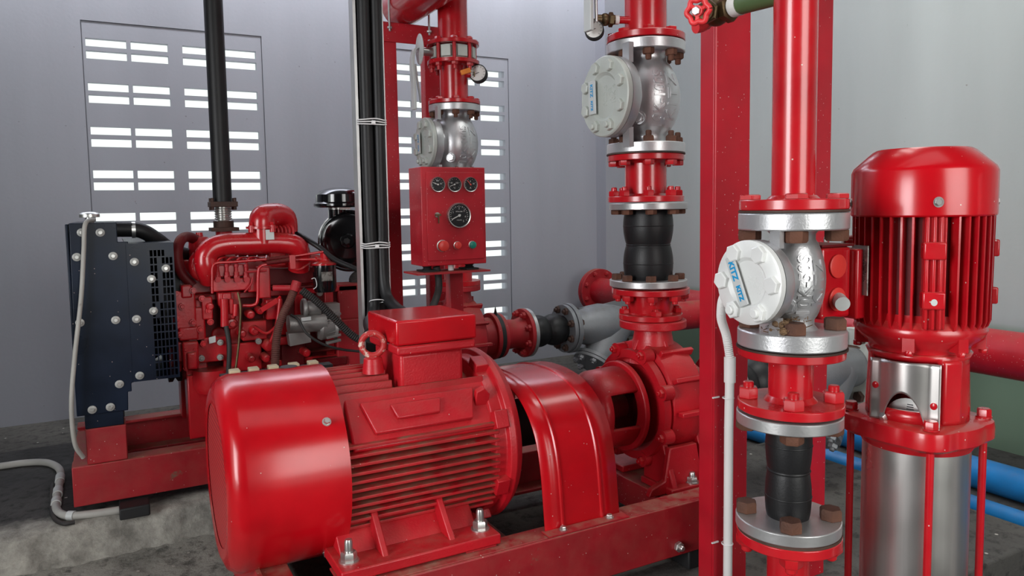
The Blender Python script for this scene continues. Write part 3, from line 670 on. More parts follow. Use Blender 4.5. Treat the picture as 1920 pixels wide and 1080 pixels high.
MB().ring((MX, MY, 1.2385), (0, 0, 1), 0.05, 0.108, 0.003, 48).build('gasket', 'rust_dark', s)
cv = check_valve('large silver check valve with pale eight-bolt side cover, middle pipe stack', MX, MY, 1.242, 1.540, 1.0, 0.107, 0.027, 0.094, 0.058, 0.107, 0.125, 8, 8, 0.0875, AZM, 0.028, '10K-100S', ('rust', 'rust'))
r = thing('riser_pipe', 'red vertical riser pipe with bottom flange on the middle silver check valve', 'pipe', (MX, MY, 1.543))
MB().cyl((MX, MY, 1.545), (MX, MY, 1.86), 0.0575, n=56).build('pipe', 'red', r)
MB().ring((MX, MY, 1.543), (0, 0, 1), 0.05, 0.107, 0.018, 64).lathe([(0.068, 0.0175), (0.0572, 0.028)], (MX, MY, 1.543), n=56).build('flange', 'red', r, bevel=0.002)
MB().ring((MX, MY, 1.845), (0, 0, 1), 0.05, 0.107, 0.016, 64).build('flange', 'red', r, bevel=0.002)
for k in range(8): a = R(AZM+45*k); bolt(r, (MX+0.0875*math.cos(a), MY+0.0875*math.sin(a), 1.561), (0, 0, 1), 'red', up=0.010, stud=0, af=0.028)
butterfly_valve('butterfly valve above the middle riser with grey lever hanging beside the pipe', MX, MY, 1.863, 0.0575, 0.107, 8, AZM, hang=0.185, lever_len=0.335)
r = thing('riser_pipe', 'red vertical riser pipe rising above the middle butterfly valve', 'pipe', (MX, MY, 1.92))
MB().cyl((MX, MY, 1.925), (MX, MY, 3.6), 0.0575, n=40).ring((MX, MY, 1.92), (0, 0, 1), 0.05, 0.107, 0.016, 48).build('pipe', 'red', r)
pressure_gauge('black-cased pressure gauge with brass cock left of the middle riser pipe', survey(1114, 55, y=MY+0.02), (-0.6, -0.75, 0.1), (MX-0.05, MY, 1.600), r=0.026)

# ================================================================ left stack (diesel pump delivery)
LX, LY = 1.265, 2.81
end_suction_pump('red diesel-driven centrifugal pump behind the control box stand', LX, LY, 0.36, 'red_dull', ext=0.06)
AZL = CAMDIR(LX, LY)+3
LB = thing('flanged_spool', 'red flanged pipe piece hidden behind the control box in the left stack', 'pipe', (LX, LY, 0.785))
MB().cyl((LX, LY, 0.79), (LX, LY, 0.98), 0.058, n=40).ring((LX, LY, 0.785), (0, 0, 1), 0.05, 0.092, 0.018, 48).ring((LX, LY, 0.965), (0, 0, 1), 0.05, 0.105, 0.016, 48).build('pipe', 'red', LB)
rubber_joint('black rubber joint behind the red control box in the left pipe stack', LX, LY, 0.983, 1.205, 0.105, 0.069, 0.060, 8, 0.087, AZL)
check_valve('silver check valve with six-inch side cover directly above the red control box'.replace('six-inch ', ''), LX, LY, 1.208, 1.515, 1.0, 0.104, 0.027, 0.094, 0.058, 0.100, 0.120, 8, 8, 0.0875, AZL, 0.028, '10K-100S', ('rust', 'rust'))
s = spool('flanged_spool', 'red flanged pipe piece with pressure gauge above the left check valve', 'pipe', LX, LY, 1.517, 1.690, 0.0575, 0.105, ft=0.015)
for k in range(8): a = R(AZL+45*k); bolt(s, (LX+0.0875*math.cos(a), LY+0.0875*math.sin(a), 1.533), (0, 0, 1), 'red', up=0.010, stud=0)
butterfly_valve('butterfly valve with grey lever hanging in front of the vent blocks', LX, LY, 1.692, 0.0575, 0.105, 8, AZL, hang=0.17, lever_len=0.23)
r = thing('riser_pipe', 'red vertical riser pipe at the top of the left stack, nearest the header', 'pipe', (LX, LY, 1.750))
MB().cyl((LX, LY, 1.753), (LX, LY, 3.6), 0.060, n=48).build('pipe', 'red', r); MB().ring((LX, LY, 1.750), (0, 0, 1), 0.05, 0.105, 0.015, 56).build('flange', 'red', r, bevel=0.0015)
pressure_gauge('small white-faced pressure gauge with orange cock handle on the left stack', survey(896, 137, y=LY-0.07), (-0.62, -0.75, 0.15), (LX+0.03, LY-0.045, 1.632), r=0.036)
g = [o for o in col.objects if o.name.startswith('pressure_gauge')][-1]
p = survey(873, 134, y=LY-0.09); MB().obox(p, (1, 0, 0.35), (0, 1, 0), 0.022, 0.006, 0.010).build('cock_handle', 'orange', g, bevel=0.003)

# ================================================================ suction lines and header
y_suction(1.63, ('red flanged reducer on the suction side of the electric pump', 'black rubber joint lying flat between red post and jockey pump pipework', 'dull silver Y strainer with round bolts seen left of the vertical motor', 'short red branch pipe joining the middle strainer to the suction header'))
y_suction(LY, ('dark red flanged reducer on the suction side of the diesel pump', 'black rubber joint lying flat in the diesel pump suction line', 'dull silver Y strainer in front of the blue-grey back wall', 'short red branch pipe joining the rear strainer to the suction header'))
h = thing('suction_header', 'large red horizontal suction pipe along the right wall with blind end flange', 'pipe', (2.77, 2.4, SUCTION_Z))
MB().cyl((2.77, -0.6, SUCTION_Z), (2.77, 3.93, SUCTION_Z), 0.084, n=48).build('pipe', 'red_post', h)
MB().cyl((2.77, 3.93, SUCTION_Z), (2.77, 3.952, SUCTION_Z), 0.142, n=48).cyl((2.77, 3.956, SUCTION_Z), (2.77, 3.978, SUCTION_Z), 0.142, n=48).build('end_flange', 'red_dull', h, bevel=0.002)
bolt_ring(h, (2.77, 3.93, SUCTION_Z), (0, -1, 0), 0.118, 8, 22, mat='red_dull', up=0.012, stud=0.006)
for yy in (1.05, 2.3):
    sp = thing('pipe_support', 'red steel post under the suction header %s' % ('beside the vertical pump' if yy < 2 else 'behind the middle pump'), 'support', (2.77, yy, FZ))
    MB().box(2.70, 2.84, yy-0.04, yy+0.04, FZ, 0.455).build('post', 'red_dark_shade', sp, bevel=0.003); MB().box(2.655, 2.885, yy-0.06, yy+0.06, 0.455, 0.471).build('saddle_plate', 'red_dark_shade', sp)
bp = MB().cyl((2.62, -0.8, FZ+0.054), (2.62, 3.6, FZ+0.054), 0.054, n=36); tag(bp.build('water_pipe', 'blue_pipe'), 'thick blue plastic pipe lying along the floor by the right wall', 'pipe')
bp = MB().cyl((2.36, -0.8, FZ+0.036), (2.36, 2.9, FZ+0.036), 0.034, n=32); tag(bp.build('water_pipe', 'blue_pipe'), 'thinner blue plastic pipe on the floor in front of the thick one', 'pipe')

# ================================================================ electric skid
def skid(label, x0, x1, ya, yb, z0, z1, crosses, mat='red_skid', fw=0.065, pads=None):
    t = thing('base_frame', label, 'base frame', (x0, ya, z0)); th = 0.008
    for y0, sg in ((ya, 1), (yb, -1)):
        m = MB(); y1 = y0+sg*fw
        m.box(x0, x1, min(y0, y0+sg*th), max(y0, y0+sg*th), z0, z1).box(x0, x1, min(y0+sg*th, y1), max(y0+sg*th, y1), z1-0.010, z1).box(x0, x1, min(y0+sg*th, y1), max(y0+sg*th, y1), z0, z0+0.010)
        m.build('side_rail', mat, t, bevel=0.0025)
    for xa, xb, zt in crosses:
        MB().box(xa, xb, ya+fw, yb-fw, z0, zt).build('cross_member', mat, t, bevel=0.003)
    return t
sk = skid('long red channel steel base frame under the electric motor and pump', 0.235, 1.375, 1.335, 1.925, 0.262, 0.386, [(0.235, 0.29, 0.38), (0.75, 0.82, 0.30), (1.235, 1.372, 0.343)])
MB().box(0.225, 0.234, 1.335, 1.925, 0.235, 0.386).build('end_plate', 'red_skid', sk)
bolt(sk, (1.16, 1.335, 0.287), (0, -1, 0), 'steel', af=0.022, up=0.010, stud=0.01)
for q, xx in enumerate((1.20, 0.42)):
    tag(MB().box(xx, xx+0.10, 1.34, 1.44, PZ-0.006, 0.262).build('packing_block', 'black', bevel=0.004), 'dark packing block under the electric pump frame %s' % ('near the red post' if q == 0 else 'below the fan cover'), 'block')

# ================================================================ electric motor
ZS, YS = SUCTION_Z, 1.63
t = thing('electric_motor', 'big red electric motor with smooth round fan cover and horizontal cooling fins', 'motor', (0.5, YS, 0.386))
RM = 0.200
fc = MB().lathe([(0.148, 0.0), (0.170, -0.002), (0.190, 0.006), (0.200, 0.018), (0.2045, 0.034), (0.2045, 0.228), (0.2015, 0.228)], (0.174, YS, ZS), (1, 0, 0), 120)
fc.f = [f for f in fc.f if len(f) == 4]
fc = fc.build('fan_cover', 'red_cover', t, ang=50)
MB().lathe([(0, 0.0), (0.149, 0.0)], (0.1755, YS, ZS), (1, 0, 0), 64).build('grille', 'grille', fc)
for a in (37, -52, 128):
    d = V((0, -math.cos(R(a)), math.sin(R(a)))); MB().lathe([(0.009, 0), (0.009, 0.002)], V((0.366, YS, ZS))+d*0.2045, d, 20).hexa(V((0.366, YS, ZS))+d*0.206, d, 0.012, 0.008).build('cover_screw', 'steel', t)
MB().lathe([(0.020, 0), (0.018, 0.003), (0, 0.0035)], (0.335, YS+0.03, ZS+0.2015), (0, 0, 1), 24).build('rubber_plug', 'black', t)
m = MB().cyl((0.28, YS, ZS), (0.745, YS, ZS), 0.158, n=48); m.build('stator_housing', 'red_fin', t)
m = MB()   # horizontal side fins, upright top fins
for sg in (-1, 1):
    for k in range(12):
        dz = -0.122+0.0172*k; yo = math.sqrt(max(0.0, RM**2-dz*dz))*0.985
        zc = ZS+dz; a, b = YS+sg*0.09, YS+sg*yo
        m.prism([(a-YS, -0.0055), (b-YS, -0.0032), (b-YS, 0.0032), (a-YS, 0.0055)], (0.385, YS, zc), (0, 1, 0), (0, 0, 1), (0.355, 0, 0))
for k in range(11):
    dy = -0.110+0.022*k; zo = math.sqrt(RM**2-dy*dy)*0.965
    x1 = 0.530 if abs(dy) < 0.10 else 0.74
    m.prism([(-0.0065, 0.10), (0.0065, 0.10), (0.003, zo), (-0.003, zo)], (0.385, YS+dy, ZS), (0, 1, 0), (0, 0, 1), (x1-0.385, 0, 0))
m.build('cooling_fins', 'red_fin', t, bevel=0.0012)
n_ = V((0, -0.80, 0.60)).normalized(); e = V((1, 0, 0)).cross(n_); ctr = V((0.58, YS, ZS))   # slanted shoulder with the spare box pads
MB().obox(ctr+n_*0.158, (1, 0, 0), e, 0.165, 0.062, 0.022).build('shoulder', 'red_cast', t, bevel=0.005)
MB().prism([(-0.135, -0.036), (0.125, -0.036), (0.105, 0.036), (-0.115, 0.036)], ctr+n_*0.1795, (1, 0, 0), e, n_*0.013).build('mounting_pad', 'red_cast', t, bevel=0.003)
MB().prism([(-0.075, -0.020), (0.040, -0.020), (0.030, 0.014), (-0.065, 0.014)], ctr+n_*0.192, (1, 0, 0), e, n_*0.009).build('mounting_pad', 'red_cast', t, bevel=0.003)
MB().prism([(-0.016, -0.03), (0.016, -0.022), (0.020, 0.012), (0.004, 0.030), (-0.014, 0.022)], (0.718, YS-0.150, ZS+0.115), (1, 0, 0), (0, -0.25, 0.97), (0, 0.014, 0.004)).build('lifting_tab', 'red_cast', t, bevel=0.002)
m = MB().lathe([(0.175, 0.0), (0.188, 0.006), (0.188, 0.032), (0.202, 0.036), (0.205, 0.050), (0.190, 0.070), (0.120, 0.082), (0.05, 0.085)], (0.728, YS, ZS), (1, 0, 0), 72)
for k in range(8):
    a = R(22.5+45*k); m.obox((0.748, YS+0.192*math.cos(a), ZS+0.192*math.sin(a)), (0, math.cos(a), math.sin(a)), (0, -math.sin(a), math.cos(a)), 0.014, 0.020, 0.016)
m.build('end_shield', 'red_cast', t, bevel=0.002)
MB().cyl((0.80, YS, ZS), (1.02, YS, ZS), 0.022).lathe([(0.06, 0), (0.06, 0.13)], (0.85, YS, ZS), (1, 0, 0), 32).build('shaft_coupling', 'black', t)
for sg in (-1, 1):   # feet with ribs
    m = MB().box(0.358, 0.70, min(YS+sg*0.135, YS+sg*0.268), max(YS+sg*0.135, YS+sg*0.268), 0.390, 0.412)
    m.prism([(0.20, 0.410), (0.150, 0.462), (0.10, 0.47), (0.10, 0.410)], (0.375, YS, 0), (0, sg, 0), (0, 0, 1), (0.30, 0, 0))
    for xx in (0.455, 0.60): m.prism([(0.245, 0.410), (0.165, 0.490), (0.11, 0.49), (0.11, 0.410)], (xx-0.007, YS, 0), (0, sg, 0), (0, 0, 1), (0.014, 0, 0))
    m.build('foot', 'red_cast', t, bevel=0.003)
for xx in (0.385, 0.672):
    for sg in (-1, 1): bolt(t, (xx, YS+sg*0.225, 0.412), (0, 0, 1), 'steel', af=0.028, up=0.018, stud=0.026, washer=True)
for q, xx in enumerate((0.355, 0.62)): MB().box(xx, xx+0.07, YS-0.265, YS-0.19, 0.3865, 0.3895).build('shim', 'red_dull', t)
tb = MB().box(0.545, 0.695, 1.525, 1.70, 0.70, 0.785).build('terminal_box_neck', 'red_cast', t, bevel=0.008, seg=3)
MB().box(0.532, 0.718, 1.505, 1.70, 0.786, 0.806).build('terminal_box_base', 'red_cast', t, bevel=0.005)
MB().box(0.530, 0.720, 1.503, 1.702, 0.8075, 0.862).build('terminal_box_lid', 'red_cover', t, bevel=0.005)
MB().lathe([(0.024, 0), (0.020, 0.032), (0.014, 0.036)], (0.500, YS-0.055, 0.742), n=24).build('eye_bolt_boss', 'red_cast', t)
MB().torus((0.500, YS-0.055, 0.805), (-0.35, -0.94, 0), 0.0245, 0.0068).lathe([(0.016, 0), (0.012, 0.006)], (0.500, YS-0.055, 0.774), n=20).build('eye_bolt', paint('chipped_red_eye_bolt', (0.42, 0.02, 0.02), 0.45, grain=0.5, wear=((0.62, 0.5, 0.42), 45.0, 0.55)), t)

# ================================================================ coupling guard
g = thing('coupling_guard', 'bent red sheet-metal guard arching over the coupling beside the motor', 'guard', (0.91, YS, 0.386))
prof = [(-0.262, 0.388), (-0.258, 0.42), (-0.245, 0.52), (-0.222, 0.590), (-0.180, 0.642), (-0.120, 0.675), (-0.05, 0.688), (0, 0.690), (0.05, 0.688), (0.120, 0.675), (0.180, 0.642), (0.222, 0.590), (0.245, 0.52), (0.258, 0.42), (0.262, 0.388)]
P = catmull([(0, a, b) for a, b in prof], 6); m = MB(); vs = []; xs = [0.812, 0.8545, 0.857, 0.860, 0.8625, 0.9595, 0.962, 0.965, 0.9675, 1.012]
dz = [0, 0, .003, .003, 0, 0, .003, .003, 0, 0]
for p in P:
    for xx, h_ in zip(xs, dz):
        n_ = V((0, p.y, (p.z-0.45))).normalized(); vs.append(V((xx, YS+p.y, p.z))+n_*h_)
k = len(xs); m.add(vs, [(i*k+j, i*k+j+1, (i+1)*k+j+1, (i+1)*k+j) for i in range(len(P)-1) for j in range(k-1)])
m.build('guard_sheet', 'red_cover', g, solid=0.003, ang=22, recalc=False)
for q in (YS-0.292, YS+0.258): MB().box(0.805, 1.020, q, q+0.034, 0.3868, 0.3898).build('guard_foot', 'red_dull', g)
for xx in (0.85, 0.975): MB().hexa((xx, YS-0.276, 0.390), (0, 0, 1), 0.012, 0.008).lathe([(0.010, 0), (0.010, 0.002)], (xx, YS-0.276, 0.390), n=16).build('screw', 'steel', g)

# ================================================================ red posts
def post(label, x, y, w_=0.10, d_=0.045):
    t = MB(); z0, z1 = FZ, 3.6; th = 0.006
    t.box(x, x+w_, y+th, y+d_, z0, z1).box(x-0.0, x+w_, y, y+th, z0, z1)
    return tag(t.build('steel_post', 'red_post', bevel=0.002), label, 'post')
post('tall red steel post carrying the white conduit, between middle stack and right stack', 1.145, 1.20, 0.100, 0.048)
post('tall red steel post standing directly behind the right-hand riser pipe', 1.365, 1.17, 0.105, 0.05)
c = thing('wiring_conduit', 'white plastic wiring conduit with ribbed flexible top, tied to the red post', 'conduit', (1.19, 1.17, FZ))
pc = [survey(1371, 700, y=1.172), survey(1368, 1075, y=1.172)]
MB().tube([V((pc[0].x, 1.178, FZ)), V((pc[0].x, 1.178, 0.62)), V((pc[0].x, 1.176, pc[0].z))], 0.0098, 16, 1).build('pipe', 'white_plastic', c)
MB().cyl((pc[0].x, 1.176, pc[0].z-0.02), (pc[0].x, 1.176, pc[0].z+0.035), 0.0125, n=20).build('coupler', 'white_plastic', c)
q0 = V((pc[0].x, 1.176, pc[0].z+0.03))
MB().tube([q0, survey(1362, 630, y=1.172), survey(1352, 590, y=1.150), survey(1366, 545, y=1.10), survey(1440, 520, y=0.98), survey(1510, 545, y=0.88), survey(1562, 568, y=0.80)], 0.0088, 14, 8, corr=(0.0008, 0.0045)).build('flexible_hose', 'white_plastic', c)
for zz_ in (survey(1370, 748, y=1.17).z, survey(1370, 1022, y=1.17).z):
    MB().torus((pc[0].x, 1.180, zz_), (0, 0, 1), 0.0115, 0.0016, 24, 8).box(pc[0].x-0.028, pc[0].x-0.009, 1.1965, 1.1995, zz_-0.002, zz_+0.001).build('cable_tie', 'tie', c)

# ================================================================ right stack
RX, RY = 0.835, 0.725
AZR = CAMDIR(RX, RY)+4
def rb(parent, zz_, sg, mat, **kw):
    for k in range(4):
        a = R(AZR+90*k); bolt(parent, (RX+0.0565*math.cos(a), RY+0.0565*math.sin(a), zz_), (0, 0, sg), mat, **kw)
r = thing('riser_pipe', 'shiny red vertical riser pipe of the right stack, nearest the camera', 'pipe', (RX, RY, 1.090))
MB().cyl((RX, RY, 1.092), (RX, RY, 3.6), 0.0288, n=56).build('pipe', 'red', r)
MB().ring((RX, RY, 1.0905), (0, 0, 1), 0.026, 0.0715, 0.0145, 64).lathe([(0.036, 0.014), (0.0303, 0.020)], (RX, RY, 1.0905), n=48).build('flange', 'red', r, bevel=0.0015)
rb(r, 1.105, 1, 'red', up=0.0075, stud=0)
MB().ring((RX, RY, 1.0875), (0, 0, 1), 0.026, 0.0725, 0.003, 48).build('gasket', 'rust_dark', r)
check_valve('bright silver check valve with brightly lit six-bolt cover in the right pipe stack', RX, RY, 0.902, 1.087, 0.60, 0.0725, 0.0235, 0.044, 0.030, 0.0570, 0.076, 6, 4, 0.0565, AZR, 0.0215, '10K-50S', ('rust', 'rust'))
m = MB(); rnd = random.Random(4)    # wasp nest of mud and straw on the lower flange
n0 = V((RX-0.046, RY-0.024, 0.938))
for k in range(26): m.ball(n0+V((rnd.uniform(-.014, .016), rnd.uniform(-.012, .012), rnd.uniform(-.010, .003))), rnd.uniform(0.004, 0.0075), 10, (1, 1, .8))
for k in range(95):
    a = n0+V((rnd.uniform(-.02, .03), rnd.uniform(-.02, .02), rnd.uniform(-.01, .008))); d = V((rnd.uniform(-1, 1), rnd.uniform(-1, 1), rnd.uniform(-.4, .5)))*0.009; m.tube([a, a+d], 0.0006, 4, 1)
tag(m.build('insect_nest', 'nest'), 'small brown mud and straw insect nest on the lower flange of the right check valve', 'nest')
s = spool('flanged_spool', 'short shiny red pipe with two round flanges below the right check valve', 'pipe', RX, RY, 0.8105, 0.900, 0.0300, 0.0715, ft=0.013, both=(True, True))
rb(s, 0.8235, 1, 'red', up=0.016, stud=0.008, af=0.025)
MB().ring((RX, RY, 0.8985), (0, 0, 1), 0.028, 0.074, 0.0025, 48).obox((RX+0.072, RY-0.035, 0.8985), (0.85, -0.5, -0.15), (0.5, 0.85, 0), 0.016, 0.006, 0.001).build('gasket', 'rust_dark', s)
j = rubber_joint('black rubber joint between silver flanges low in the right pipe stack', RX-0.002, RY, 0.640, 0.8075, 0.0715, 0.0315, 0.0280, 4, 0.0565, AZR, ft=0.0165, bulge=2)
r = thing('lower_pipe', 'red flanged pipe running down from the lowest joint of the right stack', 'pipe', (RX, RY, FZ))
MB().cyl((RX, RY, FZ), (RX, RY, 0.632), 0.029, n=48).build('pipe', 'red', r)
MB().ring((RX, RY, 0.621), (0, 0, 1), 0.026, 0.0715, 0.0145, 64).build('flange', 'red', r, bevel=0.0015)
MB().ring((RX, RY, 0.6355), (0, 0, 1), 0.026, 0.071, 0.004, 48).build('gasket', 'rust_dark', r); rb(r, 0.621, -1, 'red', up=0.014, stud=0.01)

# gate valve on a green branch near the top
gp = V((RX, RY+0.02, 1.388)); g1 = V((0.835, 0.826, 1.392)); 
t = thing('branch_pipe', 'olive green horizontal branch pipe joined to the right riser pipe', 'pipe', tuple(gp))
MB().tube([gp, g1], 0.0145, 24, 1).build('pipe', 'green', t); MB().cyl(g1+V((0, -0.001, 0)), g1+V((0, 0.014, 0)), 0.0155, n=24).build('tape', 'tape', t)
t = thing('gate_valve', 'small brass gate valve with pink-red spoked handwheel above the red post', 'valve', tuple(g1+V((0, 0.015, 0))))
b = g1+V((0, 0.016, 0)); m = MB().hexa(b, (0, 1, 0), 0.036, 0.016).cyl(b, b+V((0, 0.062, 0)), 0.0135, n=20).ball(b+V((0, 0.033, 0)), 0.021, 18).hexa(b+V((0, 0.052, 0)), (0, 1, 0), 0.036, 0.016)
m.build('valve_body', 'brass', t)
wd = V((-0.62, -0.24, -0.10)).normalized(); bc = b+V((0, 0.033, 0))
wc = bc+wd*0.062
MB().cyl(bc, bc+wd*0.040, 0.0125, n=18).hexa(bc+wd*0.024, wd, 0.030, 0.010).cyl(bc, wc+wd*0.006, 0.005, n=10).build('bonnet', 'brass', t)
m = MB(); _, u, v = frame(wd); N = 60; rim = []
for k in range(N+1):
    a = 2*math.pi*k/N; q = 0.0165+0.0018*math.cos(a*6); rim.append(wc+u*(q*math.cos(a))+v*(q*math.sin(a)))
m.tube(rim, 0.0042, 10, 1, cap=False)
for k in range(3):
    a = R(20+120*k); d = u*math.cos(a)+v*math.sin(a); m.tube([wc+d*0.006, wc+d*0.016], 0.0034, 8, 1)
m.cyl(wc-wd*0.004, wc+wd*0.004, 0.008, n=18); m.build('handwheel', 'pink_red', t)
MB().hexa(wc+wd*0.004, wd, 0.011, 0.005).build('handwheel_nut', 'steel', t)
# small second wheel outlet pointing down
MB().tube([bc+V((0, 0.012, -0.004)), bc+V((-0.010, 0.018, -0.016)), bc+V((-0.024, 0.020, -0.020))], 0.010, 12, 3).build('red_elbow', 'pink_red', t)
# ================================================================ vertical jockey pump
VX, VY = 1.084, 0.70
CA = CAMDIR(VX, VY)
t = thing('vertical_pump', 'tall vertical multistage pump with red finned motor above a stainless steel sleeve', 'pump', (VX, VY, FZ))
def pol(a, r, z): a = R(CA+a); return V((VX+r*math.cos(a), VY+r*math.sin(a), z))
def rad(a): a = R(CA+a); return V((math.cos(a), math.sin(a), 0))
def tan(a): a = R(CA+a); return V((-math.sin(a), math.cos(a), 0))
SQUEEZE = (VX, VY, 0.885)   # radii below are for a larger frame size and are reduced to this one
MB().lathe([(0.1085, 0.0), (0.1105, 0.003), (0.1105, 0.066), (0.107, 0.073), (0.078, 0.097), (0.072, 0.100), (0, 0.100)], (VX, VY, 1.077), n=120).build('fan_cover', 'red_cover', t, ang=25, bevel=0.002)
for a in (12, -78, 102): MB().lathe([(0.0075, 0), (0.0075, 0.0015)], pol(a, 0.1103, 1.098), rad(a), 18).hexa(pol(a, 0.1115, 1.098), rad(a), 0.009, 0.004).build('cover_screw', 'steel', t)
MB().cyl((VX, VY, 0.905), (VX, VY, 1.085), 0.086, n=64).build('stator_housing', 'red_dark_shade', t)
m = MB(); nf = 40
for k in range(nf):
    a = 360*k/nf+3
    if -3 < ((a+180) % 360-180) < 23: continue
    zb = 0.920
    m.prism([(0.080, zb), (0.102, zb-0.004), (0.106, zb+0.006), (0.1075, 1.079), (0.080, 1.079)], (VX, VY, 0)-tan(a)*0.0017 if False else V((VX, VY, 0))-tan(a)*0.0016, rad(a), (0, 0, 1), tan(a)*0.0032)
m.build('cooling_fins', 'red', t)
m = MB()   # pads for feet on the front of the motor
for a in (5, 10.5, 16): m.obox(pol(a, 0.094, 0.998), rad(a), tan(a), 0.014, 0.0026, 0.080)
m.obox(pol(12, 0.088, 0.998), rad(12), tan(12), 0.014, 0.016, 0.080); m.build('foot_rail', 'red', t, bevel=0.0015)
for a, z_ in ((10.5, 1.030), (10.5, 0.960), (100, 1.030), (100, 0.960)): MB().obox(pol(a, 0.101, z_), rad(a), tan(a), 0.013, 0.0165, 0.0125).build('mounting_pad', 'red', t, bevel=0.0025)
MB().lathe([(0.0048, 0), (0.0048, 0.0015)], pol(10.5, 0.1128, 0.958), rad(10.5), 16).build('plug', 'lever', t)
MB().obox(pol(-54, 0.1105, 0.998), tan(-54), (0, 0, 1), 0.0220, 0.037, 0.001).build('nameplate', 'nameplate', t)
m = MB(); 
for q in range(7):
    flat_text(m, ('TYPE 112M', 'kW 4  HP 5.5', 'V 380  A 8.2', 'Hz 50  IP55', '2900 r/min', 'INS F  S1', 'No. 0417')[q], 0.0060, pol(-54, 0.1118, 0.998)+tan(-54)*(0.0170-0.0055*q), (0, 0, 1), -tan(-54), 0.0001)
m.build('nameplate_print', 'dial_black', t)
m = MB().lathe([(0.088, 0.028), (0.092, 0.018), (0.100, 0.010), (0.103, 0.002), (0.097, -0.010), (0.080, -0.022), (0.077, -0.030), (0.077, -0.032)], (VX, VY, 0.907), n=80)
for a in (-78, -8, 40, 82): m.obox(pol(a, 0.090, 0.893), rad(a), tan(a), 0.010, 0.009, 0.010); m.hexa(pol(a, 0.096, 0.885), (0, 0, -1), 0.012, 0.008)
m.build('motor_flange', 'red', t, ang=50)
# lantern: open at the front, solid column on the right
lp = [(0.077, 0.0), (0.077, 0.020), (0.074, 0.085), (0.074, 0.094), (0.079, 0.104)]
def opn(i, a):
    b = ((a-90-CA+180) % 360)-180      # angle from the camera direction
    return 1 <= i <= 2 and (-62 < b < 24 or 130 < b < 215)
m = MB().lathe(lp, (VX, VY, 0.772), n=96, skip=opn); m.f = [f for f in m.f if len(f) == 4]
m.build('lantern', 'red', t, solid=0.006, ang=50)
for a, w_ in ((40, 0.020),): MB().obox(pol(a, 0.070, 0.822), rad(a), tan(a), 0.012, w_, 0.048).build('lantern_column', 'red', t, bevel=0.006, seg=3)
# stainless coupling guard curved inwards with two side tabs
m = MB(); vs = []; n_ = 28; z0, z1 = 0.770, 0.866; ctr = pol(-14, 0.071, 0)
tt, rr_ = tan(-14), rad(-14)
def gx(u): # u from -1 to 1: flat tabs outside, bulge in the middle
    return 0.0 if abs(u) > 0.70 else -0.0
rows = 14
for j in range(rows+1):
    for i in range(n_+1):
        u = -1+2*i/n_; zf = j/rows
        dep = 0.014*math.cos(min(1, abs(u)/0.70)*math.pi/2) if abs(u) < 0.70 else 0.0
        cut = 0.050*max(0, 1-(u/0.60)**2)**0.75 if abs(u) < 0.60 else 0
        z = z0+cut+(z1-z0-cut)*zf
        vs.append(V((ctr.x, ctr.y, z))+tt*(u*0.054)+rr_*(dep+0.004))
m.add(vs, [(j*(n_+1)+i, j*(n_+1)+i+1, (j+1)*(n_+1)+i+1, (j+1)*(n_+1)+i) for j in range(rows) for i in range(n_)])
m.build('coupling_guard', 'stainless', t, solid=0.0014, ang=60, recalc=False)
for u in (-0.86, 0.86): q = ctr+tt*(u*0.052)+rr_*0.005; MB().lathe([(0.0052, 0), (0.0052, 0.002), (0.003, 0.0032)], (q.x, q.y, 0.825 if u < 0 else 0.805), rr_, 16).build('guard_screw', 'red', t)
MB().cyl((VX, VY, 0.765), (VX, VY, 0.875), 0.032, n=32).build('shaft_coupling', 'red_dark_shade', t)
m = MB().prism([(0.034*math.cos(R(q)), 0.030*math.sin(R(q))) for q in range(0, 181, 12)], pol(-14, 0.052, 0.776), tan(-14), (0, 0, 1), rad(-14)*0.001); m.build('maker_disc', 'steel', t)
m = MB()
for q in range(5): m.obox(pol(-14, 0.0535, 0.783+0.0035*q)+tan(-14)*0.004, tan(-14), (0, 0, 1), 0.007-0.0006*q, 0.0007, 0.0002)
m.build('maker_mark', 'dial_black', t)
# head plate with four corners
m = MB(); N = 96; vs = []
for zq, sc_ in ((0.741, 0.94), (0.746, 1.0), (0.762, 1.0), (0.770, 0.985), (0.774, 0.90)):
    for k in range(N):
        a = 360*k/N; b = math.radians(4*(a-12)); rr_q = 0.107+0.013*max(0, math.cos(b))**1.2-0.004*(1-math.cos(b))*.5
        vs.append(pol(a, rr_q*sc_, zq))
m.add(vs, [(i*N+k, i*N+(k+1) % N, (i+1)*N+(k+1) % N, (i+1)*N+k) for i in range(4) for k in range(N)]+[tuple(range(N-1, -1, -1)), tuple(4*N+k for k in range(N))])
m.lathe([(0.086, 0), (0.095, 0.014)], (VX, VY, 0.729), n=64)
m.build('head_plate', 'red', t, ang=40)
MB().hexa(pol(-35, 0.083, 0.774), rad(-35)*0.6+V((0, 0, 0.8)), 0.011, 0.010).build('vent_plug', 'steel', t)
MB().cyl((VX, VY, 0.19), (VX, VY, 0.733), 0.0845, n=96).build('sleeve', 'stainless', t)
for k in range(4):
    a = 12+90*k; p = pol(a, 0.104, 0.19); q = pol(a, 0.104, 0.785)
    s = MB().cyl(p, q, 0.0062, n=14).build('stay_bolt', 'red', t)
    MB().hexa((q.x, q.y, 0.775), (0, 0, 1), 0.019, 0.012).lathe([(0.0125, 0), (0.0125, 0.002)], (q.x, q.y, 0.7735), n=18).build('nut', 'red', s)
MB().lathe([(0.125, 0), (0.125, 0.02), (0.105, 0.03), (0.100, 0.09)], (VX, VY, FZ), n=48).build('pump_base', 'red', t)
SQUEEZE = None
MB().box(0.912, 0.976, 0.738, 0.800, 0.928, 1.034).build('terminal_box', 'red', t, bevel=0.005, seg=3)
MB().box(0.9765, 1.020, 0.728, 0.782, 0.925, 1.030).build('terminal_box_neck', 'red', t, bevel=0.003)
